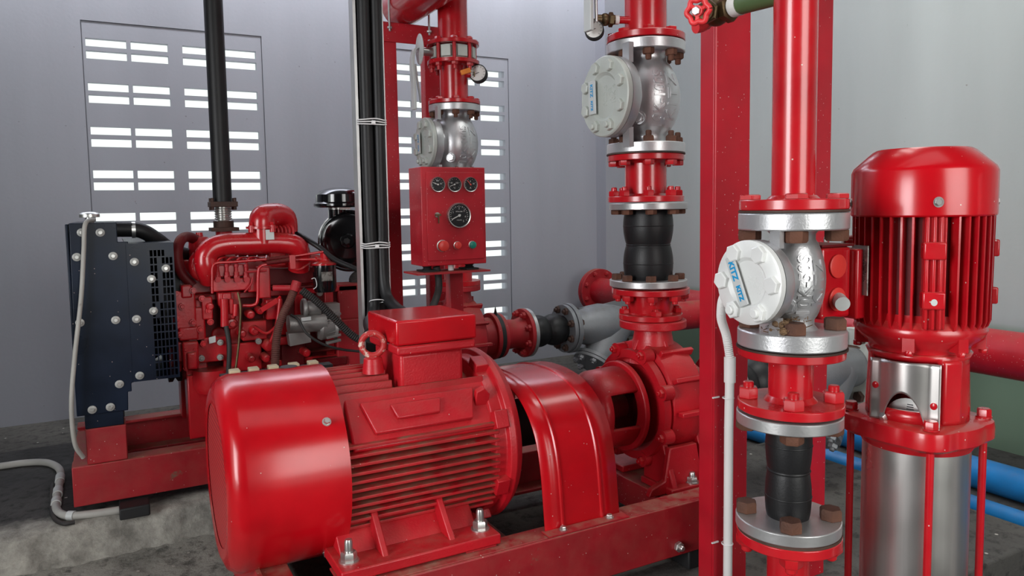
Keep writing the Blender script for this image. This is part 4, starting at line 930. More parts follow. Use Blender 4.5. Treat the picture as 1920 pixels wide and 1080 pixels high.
MB().box(0.908, 0.979, 0.735, 0.803, 1.0345, 1.0385).build('terminal_box_lid', 'red_dark_shade', t, bevel=0.001)
for z_ in (1.006, 0.957): MB().lathe([(0.0175, 0), (0.0175, 0.002), (0.015, 0.003)], (0.944, 0.737, z_), (0, -1, 0), 28).build('knockout', 'red_plastic', t)
MB().cyl((0.944, 0.734, 0.957), (0.930, 0.716, 0.953), 0.0105, n=20).build('cable_gland', 'lever', t)
eb = pol(-88, 0.120, 1.040); MB().torus(eb, rad(0), 0.0135, 0.0033, 32, 10).build('eye_bolt', 'steel', t)
MB().cyl(pol(-88, 0.085, 1.040), pol(-88, 0.104, 1.040), 0.0085, n=16).build('eye_bolt_boss', 'red', t)
# white pipe at the right edge
tag(MB().cyl((1.187, 0.46, FZ), (1.187, 0.46, 1.185), 0.0155, n=32).build('white_pipe', 'white_plastic'), 'upright white plastic pipe at the far right edge beside the vertical pump', 'pipe')

# ================================================================ diesel skid
skid('red channel steel base frame under the diesel engine and radiator', -0.125, 1.38, 2.45, 2.99, 0.255, 0.372, [(-0.125, -0.06, 0.36), (0.55, 0.63, 0.36), (1.16, 1.377, 0.358)], mat='red_skid', fw=0.07)
pk = survey(250, 970, z=PZ)
tag(MB().box(pk.x-0.035, pk.x+0.045, pk.y, pk.y+0.085, PZ-0.004, PZ+0.030).build('packing_block', 'black', bevel=0.004), 'small black packing block under the diesel base frame at the slab edge', 'block')
tag(MB().box(0.55, 0.66, 2.455, 2.54, PZ-0.004, 0.2545).build('packing_block', 'black', bevel=0.004), 'black packing block under the middle of the diesel base frame', 'block')
st = thing('radiator_pedestal', 'short red box pedestal on the diesel base frame below the dark radiator', 'pedestal', (-0.03, 2.50, 0.372))
MB().box(-0.085, 0.020, 2.452, 2.56, 0.373, 0.478).build('near_box', 'red_skid', st, bevel=0.003)
MB().box(-0.085, 0.020, 2.90, 2.985, 0.373, 0.478).build('far_box', 'red_skid', st, bevel=0.003)

# ================================================================ radiator
yF = 2.45
t = thing('radiator', 'dark blue-black engine radiator with pale washers and slotted fan shroud', 'radiator', (-0.03, 2.75, 0.478))
MB().box(-0.075, 0.018, yF+0.012, 3.06, 0.50, 1.065).box(0.0185, 0.095, yF+0.03, 3.02, 0.62, 0.985).build('core_and_light_block', 'black', t)  # second box is backing added to keep light out of the shroud slots
m = MB().cyl((0.105, 2.75, 0.80), (0.16, 2.75, 0.80), 0.05)
for k in range(8):
    a = R(45*k+10); m.obox((0.13, 2.75+0.115*math.cos(a), 0.80+0.115*math.sin(a)), (0.5, -0.86*math.sin(a), 0.86*math.cos(a)), (0, math.cos(a), math.sin(a)), 0.038, 0.075, 0.0015)
m.build('fan', 'black', t)  # fan added to block light behind the shroud slots
m = MB().prism([(-0.102, 0.520), (0.028, 0.520), (0.030, 0.575), (0.040, 0.575), (0.040, 0.60), (0.060, 0.605), (0.052, 1.018), (0.025, 1.018), (0.025, 1.075), (-0.094, 1.075)], (0, yF, 0), (1, 0, 0), (0, 0, 1), (0, 0.012, 0))
m.box(-0.104, -0.097, yF, 3.05, 0.52, 1.072).box(-0.095, 0.025, yF+.01, 3.05, 1.066, 1.074).box(-0.085, 0.015, 2.455, 2.56, 0.4785, 0.525)
m.build('side_panel', 'black_panel', t, bevel=0.002)
# slotted shroud plate: grid of openings
xs = [0.045, 0.102]; 
for k in range(6): xs += [0.107+0.0105*k, 0.107+0.0105*k+0.0075]
xs += [0.172]; zs = [0.603]
for k in range(17): zs += [0.612+0.0225*k, 0.612+0.0225*k+0.0185]
zs += [1.012]
def grid_hole(i, k):
    if i < 2 or i % 2 or k % 2 == 0 or i >= len(xs)-2: return False
    r_, c_ = (k-1)//2, (i-2)//2
    if r_ in (14, 15, 10, 9, 11, 12, 13) and c_ == 2 and r_ > 9: return False
    if r_ > 15 and c_ > 3: return False
    if c_ in (1,) and r_ in (8, 9): return False
    return True
m = MB(); wall_cells(m, xs, zs, yF-0.004, yF+0.0, grid_hole)
m.box(0.168, 0.172, yF, 3.02, 0.603, 0.99).box(0.045, 0.170, yF, 3.02, 1.008, 1.012).box(0.045, 0.170, yF, 3.02, 0.603, 0.607)
m.build('fan_shroud', 'black_panel', t, recalc=False)
sh = MB().lathe([(0.195, 0), (0.195, 0.05), (0.20, 0.05), (0.20, 0.0)], (0.145, 2.75, 0.80), (1, 0, 0), 48, close=True); sh.build('shroud_ring', 'black', t)
for k, (px, py) in enumerate(((188, 436), (153, 436), (144, 482), (212, 480), (252, 491), (284, 523), (150, 605), (217, 600), (256, 598), (288, 583), (224, 720), (262, 704), (173, 768), (207, 763), (311, 503))):
    p = survey(px, py, y=yF-0.0045 if px > 230 else yF); p.y -= 0.0005
    w_ = MB().lathe([(0.0118, 0), (0.0118, 0.002), (0.0105, 0.0028)], p, (0, -1, 0), 22).build('washer', 'washer', t); MB().hexa(p-V((0, 0.0026, 0)), (0, -1, 0), 0.011, 0.004).build('bolt_head', 'steel', w_)
cp = survey(168, 408, y=2.53); MB().lathe([(0.012, -0.03), (0.012, 0), (0.027, 0.001), (0.027, 0.010), (0.020, 0.016), (0, 0.017)], cp, (0, 0, 1), 24).build('filler_cap', 'steel', t)
hs = [survey(216, 430, y=2.60), survey(262, 432, y=2.60), survey(295, 450, y=2.62), survey(322, 470, y=2.66), survey(350, 478, y=2.72)]
MB().tube(hs, 0.0235, 20, 8).build('top_hose', 'black_gloss' if False else 'rubber', t)
q = survey(250, 431, y=2.60); MB().cyl(q-V((0.005, 0, 0)), q+V((0.006, 0, 0)), 0.0255, n=28).build('hose_clamp', 'steel', t)
tag(MB().tube([survey(176, 412, y=2.50), survey(160, 420, y=2.44), survey(157, 470, y=2.435), survey(152, 560, y=2.43), survey(140, 670, y=2.425), survey(134, 760, y=2.42), survey(140, 830, y=2.43), survey(156, 858, y=2.452)], 0.0062, 12, 10).build('overflow_hose', 'grey_plastic'), 'thin grey overflow hose hanging down the front of the radiator', 'hose')

# ================================================================ diesel engine
t = thing('diesel_engine', 'red diesel engine with injector pipes and curved intake manifold', 'engine', (0.45, 2.75, 0.372))
S = lambda px, py, y: survey(px, py, y=y)
def bxp(m, px0, py0, px1, py1, y, dep):   # box whose near face spans those corners on the plane y
    a = S(px0, py1, y); b = S(px1, py0, y); m.box(a.x, b.x, y, y+dep, a.z, b.z); return m
MB().box(0.19, 0.74, 2.60, 2.94, 0.56, 0.83).build('crankcase', 'red_dark_shade', t, bevel=0.012, seg=3)  # painted darker to stand for shade behind the front engine parts
MB().box(0.21, 0.655, 2.62, 2.92, 0.832, 0.945).build('cylinder_head', 'red_engine', t, bevel=0.008)
MB().box(0.25, 0.64, 2.72, 2.90, 0.947, 0.990).build('valve_cover', 'red_engine', t, bevel=0.012, seg=3)
m = MB(); rnd = random.Random(11)
for k in range(5): m.box(0.235+0.105*k, 0.265+0.105*k, 2.585, 2.602, 0.57, 0.82)
for k in range(4): m.lathe([(0.024, 0), (0.022, 0.010)], (0.305+0.105*k, 2.601, 0.70), (0, -1, 0), 20)
m.box(0.20, 0.77, 2.580, 2.604, 0.815, 0.835).box(0.20, 0.77, 2.580, 2.604, 0.575, 0.595)
m.build('block_rib', 'red_engine', t, bevel=0.003)
MB().prism([(0.30, 0.575), (0.74, 0.575), (0.72, 0.50), (0.64, 0.46), (0.36, 0.46), (0.32, 0.50)], (0, 2.62, 0), (1, 0, 0), (0, 0, 1), (0, 0.26, 0)).build('oil_sump', 'red_engine', t, bevel=0.012, seg=3)
MB().lathe([(0.062, 0.0), (0.064, 0.05), (0.050, 0.075), (0.02, 0.085), (0, 0.086)], S(400, 690, 2.56), (0, 0, -1), 32).build('sump_bowl', 'red_engine', t)
# timing cover: stepped lumps with lugs
m = MB()
bxp(m, 328, 545, 366, 620, 2.52, 0.10); bxp(m, 340, 534, 360, 560, 2.515, 0.08); bxp(m, 336, 612, 372, 640, 2.51, 0.10); bxp(m, 352, 575, 384, 650, 2.53, 0.10)
bxp(m, 344, 640, 372, 692, 2.50, 0.08); bxp(m, 352, 660, 370, 694, 2.485, 0.03); bxp(m, 325, 590, 345, 625, 2.53, 0.06); bxp(m, 330, 640, 350, 680, 2.54, 0.06)
bxp(m, 366, 560, 388, 600, 2.55, 0.06); bxp(m, 318, 560, 335, 700, 2.60, 0.10)
m.build('timing_cover', 'red_engine', t, bevel=0.006, seg=3)
m = MB()
for px, py in ((331, 552), (331, 600), (338, 628), (362, 545), (362, 605), (376, 618), (379, 560), (349, 655), (366, 655), (350, 690), (382, 645), (392, 583), (395, 604), (342, 575)):
    p = S(px, py, 2.505); MB().lathe([(0.010, -0.02), (0.010, 0.0)], p, (0, -1, 0), 14).hexa(p, (0, -1, 0), 0.012, 0.007).build('timing_cover_bolt', 'red_engine', t)
# fan belt side: pulley and dark red hose arch
MB().tube([S(372, 452, 2.66), S(352, 444, 2.62), S(338, 452, 2.58), S(332, 478, 2.56), S(340, 510, 2.56), S(362, 535, 2.56)], 0.0165, 16, 8).build('coolant_hose', 'red_dark_shade', t)
m = MB().lathe([(0.05, 0), (0.05, 0.015), (0.04, 0.02), (0.05, 0.025), (0.05, 0.04)], (0.16, 2.72, 0.82), (1, 0, 0), 32).lathe([(0.085, 0), (0.085, 0.012), (0.072, 0.02), (0.085, 0.028), (0.085, 0.04)], (0.155, 2.72, 0.62), (1, 0, 0), 40)
m.build('fan_pulley', 'black', t)
p = S(375, 470, 2.66); MB().lathe([(0.034, -0.05), (0.034, 0.03), (0.026, 0.045), (0.012, 0.047), (0.010, 0.06), (0, 0.06)], p, (0, 0, 1), 28).build('thermostat_housing', 'red_engine', t)
# intake manifold
MB().tube([S(394, 522, 2.53), S(388, 502, 2.50), S(386, 482, 2.50), S(398, 466, 2.50), S(425, 458, 2.50), S(470, 456, 2.50), S(520, 455, 2.50), S(552, 460, 2.50), S(562, 476, 2.51), S(560, 505, 2.53)], 0.0345, 24, 8).build('intake_manifold', 'red', t)
MB().tube([S(372, 478, 2.52), S(364, 492, 2.52), S(366, 510, 2.52), S(382, 520, 2.53), S(398, 520, 2.55)], 0.0175, 18, 8).build('manifold_branch', 'red', t)
a = S(492, 436, 2.50); m = MB().lathe([(0.036, -0.035), (0.036, 0.012), (0.050, 0.013), (0.050, 0.020), (0.036, 0.021)], a, (0, 0, 1), 32)
for k in range(4): q = a+V((0.045*math.cos(k*1.57+.6), 0.045*math.sin(k*1.57+.6), 0.0)); m.lathe([(0.010, 0.002), (0.010, 0.024)], q, (0, 0, 1), 12); m.hexa(q+V((0, 0, .024)), (0, 0, 1), 0.012, 0.010)
m.build('inlet_flange', 'red', t)
m = MB(); P = [a+V((0, 0, 0.015)), a+V((0.0, 0, 0.034)), a+V((0.006, 0.006, 0.048)), a+V((0.030, 0.024, 0.054)), a+V((0.065, 0.05, 0.053)), a+V((0.085, 0.065, 0.038)), a+V((0.088, 0.07, 0.0))]
m.tube(P, 0.040, 24, 8); m.build('inlet_elbow', 'red', t)
m = MB()
for k in range(5): m.tube([a+V((0.045+0.012*k, 0.01, 0.018)), a+V((0.050+0.012*k, 0.0, 0.008)), a+V((0.050+0.012*k, 0.0, -0.01))], 0.004, 8, 3)
m.build('clamp_studs', 'red_engine', t)
MB().obox(S(506, 440, 2.462), (1, 0, 0), (0, 0, 1), 0.013, 0.016, 0.001).build('torn_label', 'lever', t)
MB().obox(S(520, 480, 2.56), (1, 0, 0), (0, 0, 1), 0.026, 0.035, 0.02).obox(S(430, 480, 2.56), (1, 0, 0), (0, 0, 1), 0.020, 0.03, 0.02).build('manifold_runner', 'red_engine', t, bevel=0.006)
# injection pump with fuel pipes
m = MB(); bxp(m, 398, 520, 470, 548, 2.49, 0.07); bxp(m, 402, 494, 466, 521, 2.50, 0.05); bxp(m, 466, 505, 500, 548, 2.50, 0.06); bxp(m, 486, 500, 506, 560, 2.49, 0.05); bxp(m, 410, 546, 450, 575, 2.51, 0.06)
m.build('injection_pump', 'red_engine', t, bevel=0.004)
m = MB()
for k in range(4):
    px = 408+18*k; p = S(px, 516, 2.485); m.lathe([(0.0075, 0), (0.0075, 0.010), (0.005, 0.012), (0.005, 0.026), (0.007, 0.027), (0.007, 0.036)], p, (0, 0, 1), 14).lathe([(0.010, -0.012), (0.010, 0.0)], p, (0, 0, 1), 6)
    q = S(px, 524, 2.485); m.lathe([(0.009, 0), (0.009, 0.012)], q, (0, -1, 0), 14)
m.build('delivery_valve', 'red_dull', t)
for k in range(4):
    px = 408+18*k; MB().tube([S(px, 494, 2.483), S(px+1, 488, 2.483), S(px+9, 483, 2.49), S(px+20, 483, 2.52), S(px+34, 490, 2.58), S(px+38, 480, 2.62)], 0.0034, 8, 6).build('injector_pipe', 'red', t)
MB().tube([S(398, 550, 2.47), S(398, 520, 2.47), S(399, 500, 2.47), S(408, 493, 2.47), S(440, 491, 2.47), S(500, 486, 2.47), S(540, 482, 2.47), S(606, 472, 2.46)], 0.0042, 10, 6).build('fuel_pipe', 'red', t)
MB().tube([S(455, 573, 2.465), S(475, 572, 2.465), S(483, 562, 2.465), S(484, 520, 2.465), S(488, 500, 2.465), S(510, 495, 2.465), S(560, 487, 2.465), S(612, 487, 2.46)], 0.0050, 10, 6).build('fuel_pipe', 'red', t)
MB().tube([S(500, 493.5, 2.46), S(552, 486, 2.46)], 0.0066, 12, 1, corr=(0.0006, 0.012)).tube([S(500, 486, 2.465), S(545, 481, 2.465)], 0.0062, 12, 1, corr=(0.0006, 0.012)).build('braided_sleeve', 'red_dark_shade', t)
MB().tube([S(548, 480, 2.455), S(548, 502, 2.455), S(560, 506, 2.455), S(572, 500, 2.47), S(580, 494, 2.50)], 0.0042, 8, 6).build('drain_pipe', 'red', t)
bxp(MB(), 544, 478, 554, 505, 2.448, 0.012).build('pipe_clip', 'red', t, bevel=0.001)
MB().tube([S(462, 510, 2.47), S(500, 507, 2.47)], 0.0038, 8, 1).tube([S(474, 520, 2.47), S(470, 534, 2.47), S(458, 548, 2.47)], 0.0028, 8, 4).build('control_rod', 'red_dull', t)
# engine side details
m = MB(); bxp(m, 505, 500, 590, 536, 2.58, 0.03); bxp(m, 510, 535, 588, 545, 2.57, 0.03)
m.build('pushrod_cover', 'red_dark_shade', t, bevel=0.004)
m = MB(); bxp(m, 420, 548, 434, 600, 2.50, 0.04); bxp(m, 430, 560, 438, 590, 2.49, 0.03); bxp(m, 366, 630, 425, 682, 2.53, 0.03); bxp(m, 420, 640, 490, 700, 2.56, 0.02); bxp(m, 455, 600, 500, 640, 2.53, 0.05); bxp(m, 500, 560, 530, 600, 2.52, 0.05)
bxp(m, 380, 556, 398, 600, 2.52, 0.05); bxp(m, 505, 630, 560, 650, 2.56, 0.03)
m.build('accessory_casting', 'red_engine', t, bevel=0.004)
m = MB()
for px, py, r_ in ((435, 607, 0.018), (421, 575, 0.013), (394, 575, 0.012), (470, 590, 0.014), (455, 626, 0.012), (478, 620, 0.016), (505, 648, 0.020), (500, 672, 0.014), (472, 673, 0.012), (500, 575, 0.010), (488, 583, 0.012), (575, 662, 0.014), (435, 592, 0.013)):
    p = S(px, py, 2.505); MB().lathe([(r_, -0.05), (r_, 0), (r_*.8, 0.006), (r_*.45, 0.007), (r_*.45, 0.014)], p, (0, -1, 0), 20).build('plug', 'red_engine', t)
MB().tube([S(420, 560, 2.49), S(421, 585, 2.49), S(421, 612, 2.49)], 0.012, 14, 3).build('oil_filler', 'red_engine', t)
MB().tube([S(442, 570, 2.48), S(441, 592, 2.48)], 0.008, 12, 1).build('oil_pipe', 'red_engine', t)
MB().tube([S(525, 560, 2.47), S(522, 590, 2.47), S(516, 620, 2.47), S(508, 640, 2.48)], 0.006, 10, 4).build('oil_pipe', 'red_engine', t)
MB().tube([S(520, 610, 2.49), S(500, 625, 2.49), S(476, 612, 2.49)], 0.005, 8, 4).build('oil_pipe', 'red_engine', t)
m = MB()
for p0, p1 in (((492, 580), (520, 562)), ((520, 562), (526, 556))): m.tube([S(*p0, 2.47), S(*p1, 2.47)], 0.0045, 8, 1)
m.obox(S(505, 572, 2.468), (1, 0, 0.55), (0, 1, 0), 0.030, 0.003, 0.008).build('governor_lever', 'red', t)
for px, py in ((413, 642), (413, 670), (485, 640), (600, 550), (378, 672)): 
    p = S(px, py, 2.52); MB().lathe([(0.0095, -0.01), (0.0095, 0.002)], p, (0, -1, 0), 18).hexa(p-V((0, .002, 0)), (0, -1, 0), 0.010, 0.005).build('pale_bolt', 'washer', t)
MB().obox(S(398, 637, 2.515), (1, 0, 0.2), (0, 0, 1), 0.010, 0.010, 0.002).build('lead_tag', 'lever', t)
# filters, hoses, starter
p = S(608, 497, 2.47); MB().lathe([(0.0, 0.0), (0.038, 0.0), (0.038, -0.075), (0.034, -0.088), (0.0, -0.090)], p, (0, 0, 1), 36).build('oil_filter', 'black_gloss', t, ang=25)
MB().obox(p+V((-0.002, -0.0384, -0.035)), (1, 0, 0), (0, 0, 1), 0.018, 0.015, 0.0004).build('filter_label', 'nameplate', t)
MB().lathe([(0.040, 0.001), (0.040, 0.006), (0.022, 0.012), (0.016, 0.020), (0.012, 0.040), (0.008, 0.044), (0, 0.044)], p, (0, 0, 1), 24).cyl(p+V((0, 0, 0.018)), p+V((-0.03, -0.01, 0.022)), 0.008).build('filter_head', 'red', t)
MB().tube([S(557, 530, 2.46), S(551, 545, 2.455), S(543, 565, 2.45), S(530, 592, 2.44), S(519, 630, 2.44), S(515, 700, 2.44)], 0.0128, 16, 8, corr=(0.0009, 0.006)).build('brown_hose', 'hose_brown', t)
MB().tube([S(551, 546, 2.453), S(557, 528, 2.458)], 0.0155, 14, 1).tube([S(512, 540, 2.48), S(545, 540, 2.46)], 0.010, 12, 1).build('hose_joint', 'red_dull', t)
MB().tube([S(565, 544, 2.45), S(590, 562, 2.44), S(615, 585, 2.43), S(640, 610, 2.42), S(662, 630, 2.41), S(686, 642, 2.40)], 0.0122, 16, 8, corr=(0.0012, 0.007)).build('ribbed_hose', 'hose', t)
m = MB(); p0 = S(572, 578, 2.50); p1 = S(600, 576, 2.50); m.cyl(p0, p1, 0.025).cyl(S(540, 608, 2.50), S(610, 604, 2.50), 0.030); m.lathe([(0.042, 0), (0.048, 0.01), (0.044, 0.05), (0.05, 0.06)], S(595, 612, 2.52), (1, 0, 0), 32)
for k in range(6): m.obox(S(625, 590+10*k, 2.49), (1, 0, 0.15), (0, 1, 0), 0.024, 0.012, 0.004)
m.obox(S(618, 590, 2.53), (1, 0, 0), (0, 1, 0), 0.030, 0.025, 0.040).obox(S(560, 632, 2.52), (1, 0, 0.1), (0, 1, 0), 0.035, 0.02, 0.022).lathe([(0.028, 0), (0.033, 0.005), (0.033, 0.012), (0.026, 0.018)], S(566, 578, 2.50), (1, 0, 0), 24); m.build('starter_motor', 'alu_cast', t, bevel=0.001)
MB().obox(S(574, 598, 2.462), (1, 0, 0.05), (0, 0, 1), 0.016, 0.006, 0.001).build('starter_label', 'lever', t)
m = MB().lathe([(0.155, 0), (0.165, 0.01), (0.165, 0.10), (0.15, 0.12)], (0.705, 2.74, 0.66), (1, 0, 0), 48); bxp(m, 636, 530, 700, 600, 2.58, 0.1); bxp(m, 634, 595, 700, 690, 2.56, 0.1)
m.build('flywheel_housing', 'red_dull', t, bevel=0.004)
MB().tube([S(548, 436, 2.60), S(560, 440, 2.55), S(580, 452, 2.50), S(600, 465, 2.47), S(630, 488, 2.45), S(668, 505, 2.42), S(690, 520, 2.42)], 0.0085, 12, 8).build('breather_hose', 'rubber', t)
MB().tube([S(545, 590, 2.47), S(560, 600, 2.46), S(575, 625, 2.44), S(605, 645, 2.43), S(640, 655, 2.43), S(680, 660, 2.42), S(702, 668, 2.42)], 0.0042, 10, 8).build('battery_cable', 'hose', t)
MB().tube([S(446, 548, 2.455), S(451, 580, 2.45), S(448, 640, 2.45), S(440, 705, 2.45)], 0.0036, 8, 8).build('dipstick_tube', 'brass', t)
MB().tube([S(424, 612, 2.48), S(430, 650, 2.46), S(428, 705, 2.46)], 0.0075, 12, 8).build('drain_hose', 'hose', t)
MB().tube([S(588, 542, 2.455), S(594, 536, 2.45), S(591, 522, 2.45), S(584, 523, 2.45)], 0.0015, 6, 4).build('wire_hook', 'tie', t)
m = MB(); bxp(m, 560, 652, 640, 664, 2.55, 0.05); bxp(m, 590, 668, 650, 690, 2.55, 0.05); bxp(m, 530, 640, 570, 700, 2.57, 0.04)
m.build('engine_mount', 'red_dark_shade', t, bevel=0.003)
for q in ((0.75, 0.80, 2.62, 2.94, 0.373, 0.62), (0.20, 0.26, 2.56, 2.66, 0.373, 0.58), (0.20, 0.26, 2.84, 2.94, 0.373, 0.58)): MB().box(*q).build('engine_foot', 'red_engine', t, bevel=0.004)
# exhaust outlet, bellows and pipe
e = S(420, 436, 2.80); ez = e.z
m = MB().cyl((e.x, 2.80, 0.99), (e.x, 2.80, ez+0.004), 0.028).build('exhaust_outlet', 'red_engine', t)
ex = thing('exhaust_pipe', 'black vertical exhaust pipe with steel bellows rising in front of the vent blocks', 'pipe', (e.x, 2.80, ez+0.005))
zf = lambda py: S(420, py, 2.80).z
MB().box(e.x-0.045, e.x+0.045, 2.755, 2.845, ez+0.0055, ez+0.018).cyl((e.x, 2.80, ez+0.018), (e.x, 2.80, zf(414)), 0.034).build('lower_flange', 'rust_dark', ex, bevel=0.001)
MB().tube([(e.x, 2.80, zf(416)), (e.x, 2.80, zf(385))], 0.0275, 28, 1, corr=(0.0022, 0.008)).build('bellows', 'steel', ex)
m = MB().obox((e.x, 2.80, zf(383)), (1, 0, 0), (0, 1, 0), 0.045, 0.040, 0.009)
for sx in (-1, 1):
    for sy in (-1, 1): m.cyl((e.x+sx*0.037, 2.80+sy*0.03, zf(383)-0.02), (e.x+sx*0.037, 2.80+sy*0.03, zf(383)+0.022), 0.005, n=10)
m.build('upper_flange', 'rust_dark', ex, bevel=0.001)
MB().cyl((e.x, 2.80, zf(381)), (e.x-0.004, 2.80, 3.6), 0.0315, n=36).build('pipe', 'rubber', ex)
# cream cable clips on a dark bar behind the motor
cb = thing('terminal_strip', 'dark bar with a row of small cream blocks just behind the motor fan cover', 'terminal strip', (0.40, 2.05, PZ))
a = S(430, 702, 2.05); b = S(604, 690, 2.05)
MB().box(a.x-0.02, b.x+0.03, 2.05, 2.09, a.z-0.015, a.z-0.004).box(a.x, a.x+0.03, 2.055, 2.085, FZ, a.z-0.015).box(b.x-0.01, b.x+0.02, 2.055, 2.085, FZ, a.z-0.015).build('bar', 'black', cb)
for px in (440, 476, 513, 552, 588):
    q = S(px, 696, 2.05); MB().box(q.x-0.012, q.x+0.014, 2.045, 2.078, a.z-0.004, a.z+0.009).build('cream_block', 'cream', cb, bevel=0.002)

# ================================================================ air filter
t = thing('air_filter', 'glossy black drum air filter with rain cap behind the cable tray', 'air filter', (0.80, 2.78, 0.80))
fc_ = S(652, 452, 2.70); ax = V((-0.42, -0.90, 0.02)).normalized()
c0 = fc_
MB().lathe([(0.090, -0.20), (0.108, -0.19), (0.108, -0.045), (0.115, -0.044), (0.115, -0.034), (0.108, -0.033), (0.108, -0.02), (0.100, 0.0), (0.085, 0.006), (0.060, 0.004), (0.028, 0.004), (0.024, 0.012), (0.0, 0.013)], c0, ax, 56).build('drum', 'black_gloss', t, ang=30)
MB().hexa(c0+ax*0.012, ax, 0.022, 0.014).build('wing_nut', 'black', t)
MB().lathe([(0.1095, 0), (0.1095, 0.022)], c0-ax*0.115, ax, 56).build('band', 'steel', t)
n0 = S(632, 400, 2.76); n1 = V((n0.x, n0.y, n0.z)); cz_ = S(632, 375, 2.76).z
MB().cyl((n0.x, n0.y, c0.z+0.08), (n0.x, n0.y, cz_), 0.032).build('inlet_neck', 'black_gloss', t)
MB().lathe([(0.034, 0), (0.034, 0.014)], (n0.x, n0.y, cz_-0.035), n=28).obox((n0.x+0.02, n0.y-0.034, cz_-0.028), (1, 0, 0), (0, 1, 0), 0.02, 0.006, 0.008).build('clamp', 'steel', t)
MB().lathe([(0.088, -0.006), (0.096, 0.0), (0.096, 0.008), (0.088, 0.014), (0.086, 0.042), (0.070, 0.056), (0.035, 0.066), (0, 0.068)], (n0.x+0.012, n0.y, S(632, 386, 2.76).z), n=56).build('rain_cap', 'black_gloss', t, ang=30)
MB().box(0.78, 0.90, 2.74, 2.90, 0.66, 0.72).box(0.82, 0.86, 2.78, 2.86, 0.373, 0.66).build('bracket', 'black', t, bevel=0.002)
MB().tube([S(676, 512, 2.72), S(664, 525, 2.66), S(672, 545, 2.62)], 0.018, 14, 6, corr=(0.0015, 0.010)).build('outlet_hose', 'hose', t)

# ================================================================ control box on its stand
yb = 2.38; f0 = S(793, 500, yb); f1 = S(909, 314, yb); bx0, bx1, bz0, bz1 = f0.x, f1.x, f0.z, f1.z
t = thing('control_box', 'red engine control box with four round gauges and coloured push buttons', 'control box', ((bx0+bx1)/2, yb+0.05, bz0))
MB().box(bx0, bx1, yb, yb+0.115, bz0, bz1).build('housing', 'red_post', t, bevel=0.003)
MB().box(bx0+0.018, bx1-0.010, yb-0.004, yb-0.0005, bz0+0.018, bz1-0.018).build('door', 'red_post', t, bevel=0.0015)
def gauge(px, py, r_, txts, na, big=False):
    p = S(px, py, yb-0.006); 
    b_ = MB().lathe([(r_*0.875, 0.001), (r_*0.88, 0.010), (r_*0.95, 0.011), (r_, 0.007), (r_, 0.0)], p+V((0, 0.0015, 0)), (0, -1, 0), 40, close=True).build('gauge_bezel', 'steel', t)
    MB().lathe([(r_*0.87, 0), (r_*0.87, 0.004), (0, 0.004)], p, (0, -1, 0), 40).build('gauge_face', 'dial_black', b_)
    m = MB(); q = p-V((0, 0.0046, 0))
    for k in range(11 if not big else 21):
        a = R(210-(240/(10 if not big else 20))*k); d = V((math.cos(a), 0, math.sin(a))); l = 0.10 if k % 2 == 0 else 0.05
        m.obox(q+d*r_*0.72, d, (0, 1, 0), r_*l*0.6, 0.0002, r_*0.018)
    for (tx, sz, dx, dz_) in txts: flat_text(m, tx, r_*sz, q+V((dx*r_, 0, dz_*r_)), (1, 0, 0), (0, 0, 1), 0.0001)
    m.build('dial_print', 'white_ink', b_)
    d = V((math.cos(R(na)), 0, math.sin(R(na)))); m = MB().obox(q+d*r_*0.28-V((0, 0.0012, 0)), d, (0, 1, 0), r_*0.42, 0.0004, r_*0.035)
    m.lathe([(r_*0.10, 0), (r_*0.10, 0.003)], q, (0, -1, 0), 16)
    m.build('needle', 'needle_red' if not big and px > 870 else 'white_ink', b_)
gauge(820, 346, 0.0265, [('Bar', 0.3, 0, 0.5), ('5', 0.3, -0.35, 0.1), ('10', 0.3, 0.4, 0.1)], 160)
gauge(851, 346, 0.0265, [('°C', 0.3, 0, -0.45), ('40', 0.28, -0.4, 0.2), ('120', 0.28, 0.35, 0.2)], 200)
gauge(881, 346, 0.0265, [('A', 0.35, 0, -0.45), ('0', 0.3, 0, 0.4), ('30', 0.28, 0.45, 0.1)], 130)
gauge(860, 404, 0.0445, [('1', 0.22, -0.50, 0.25), ('2', 0.22, -0.0, 0.55), ('3', 0.22, 0.42, 0.35), ('4', 0.22, 0.52, -0.1), ('5', 0.22, 0.36, -0.45), ('RPMx1000', 0.13, 0, 0.3), ('HOURS', 0.13, 0, -0.36)], 205, True)
for px, py, r_, mt, dep in ((829, 461, 0.0185, 'red_plastic', 0.020), (857, 460, 0.0125, 'red_plastic', 0.012), (885, 459, 0.0125, 'green_btn', 0.012)):
    p = S(px, py, yb-0.004); b_ = MB().lathe([(r_*1.12, 0), (r_*1.12, 0.003), (r_*0.8, 0.004), (r_*0.8, dep*0.5)], p, (0, -1, 0), 28).build('button_collar', 'steel', t)
    MB().lathe([(r_, dep*0.45), (r_, dep*0.9), (r_*0.85, dep), (0, dep)], p, (0, -1, 0), 28).build('push_button', mt, b_)
p = S(819, 403, yb-0.004); b_ = MB().lathe([(0.009, 0), (0.009, 0.006)], p, (0, -1, 0), 18).build('key_switch', 'steel', t)
MB().obox(p-V((0, 0.012, 0)), (1, 0, 0), (0, 0, 1), 0.010, 0.003, 0.004).obox(p+V((0.001, -0.014, -0.016)), (1, 0, 0), (0, 0, 1), 0.002, 0.013, 0.0015).build('key', 'brass', b_)
s = thing('control_box_stand', 'red steel stand with dusty top plate carrying the control box', 'stand', ((bx0+bx1)/2, yb+0.06, 0.373))
pz = bz0-0.022
MB().box(bx0-0.028, bx1+0.005, yb-0.02, yb+0.115, pz-0.006, pz).build('top_plate', 'red_dull', s)
for q in (bx0+0.035, bx1-0.045): MB().box(q-0.024, q+0.024, yb+0.02, yb+0.09, pz+0.0005, pz+0.006).lathe([(0.019, 0.006), (0.013, 0.013), (0.019, 0.0215)], (q, yb+0.05, pz), n=20).build('rubber_mount', 'black', s)
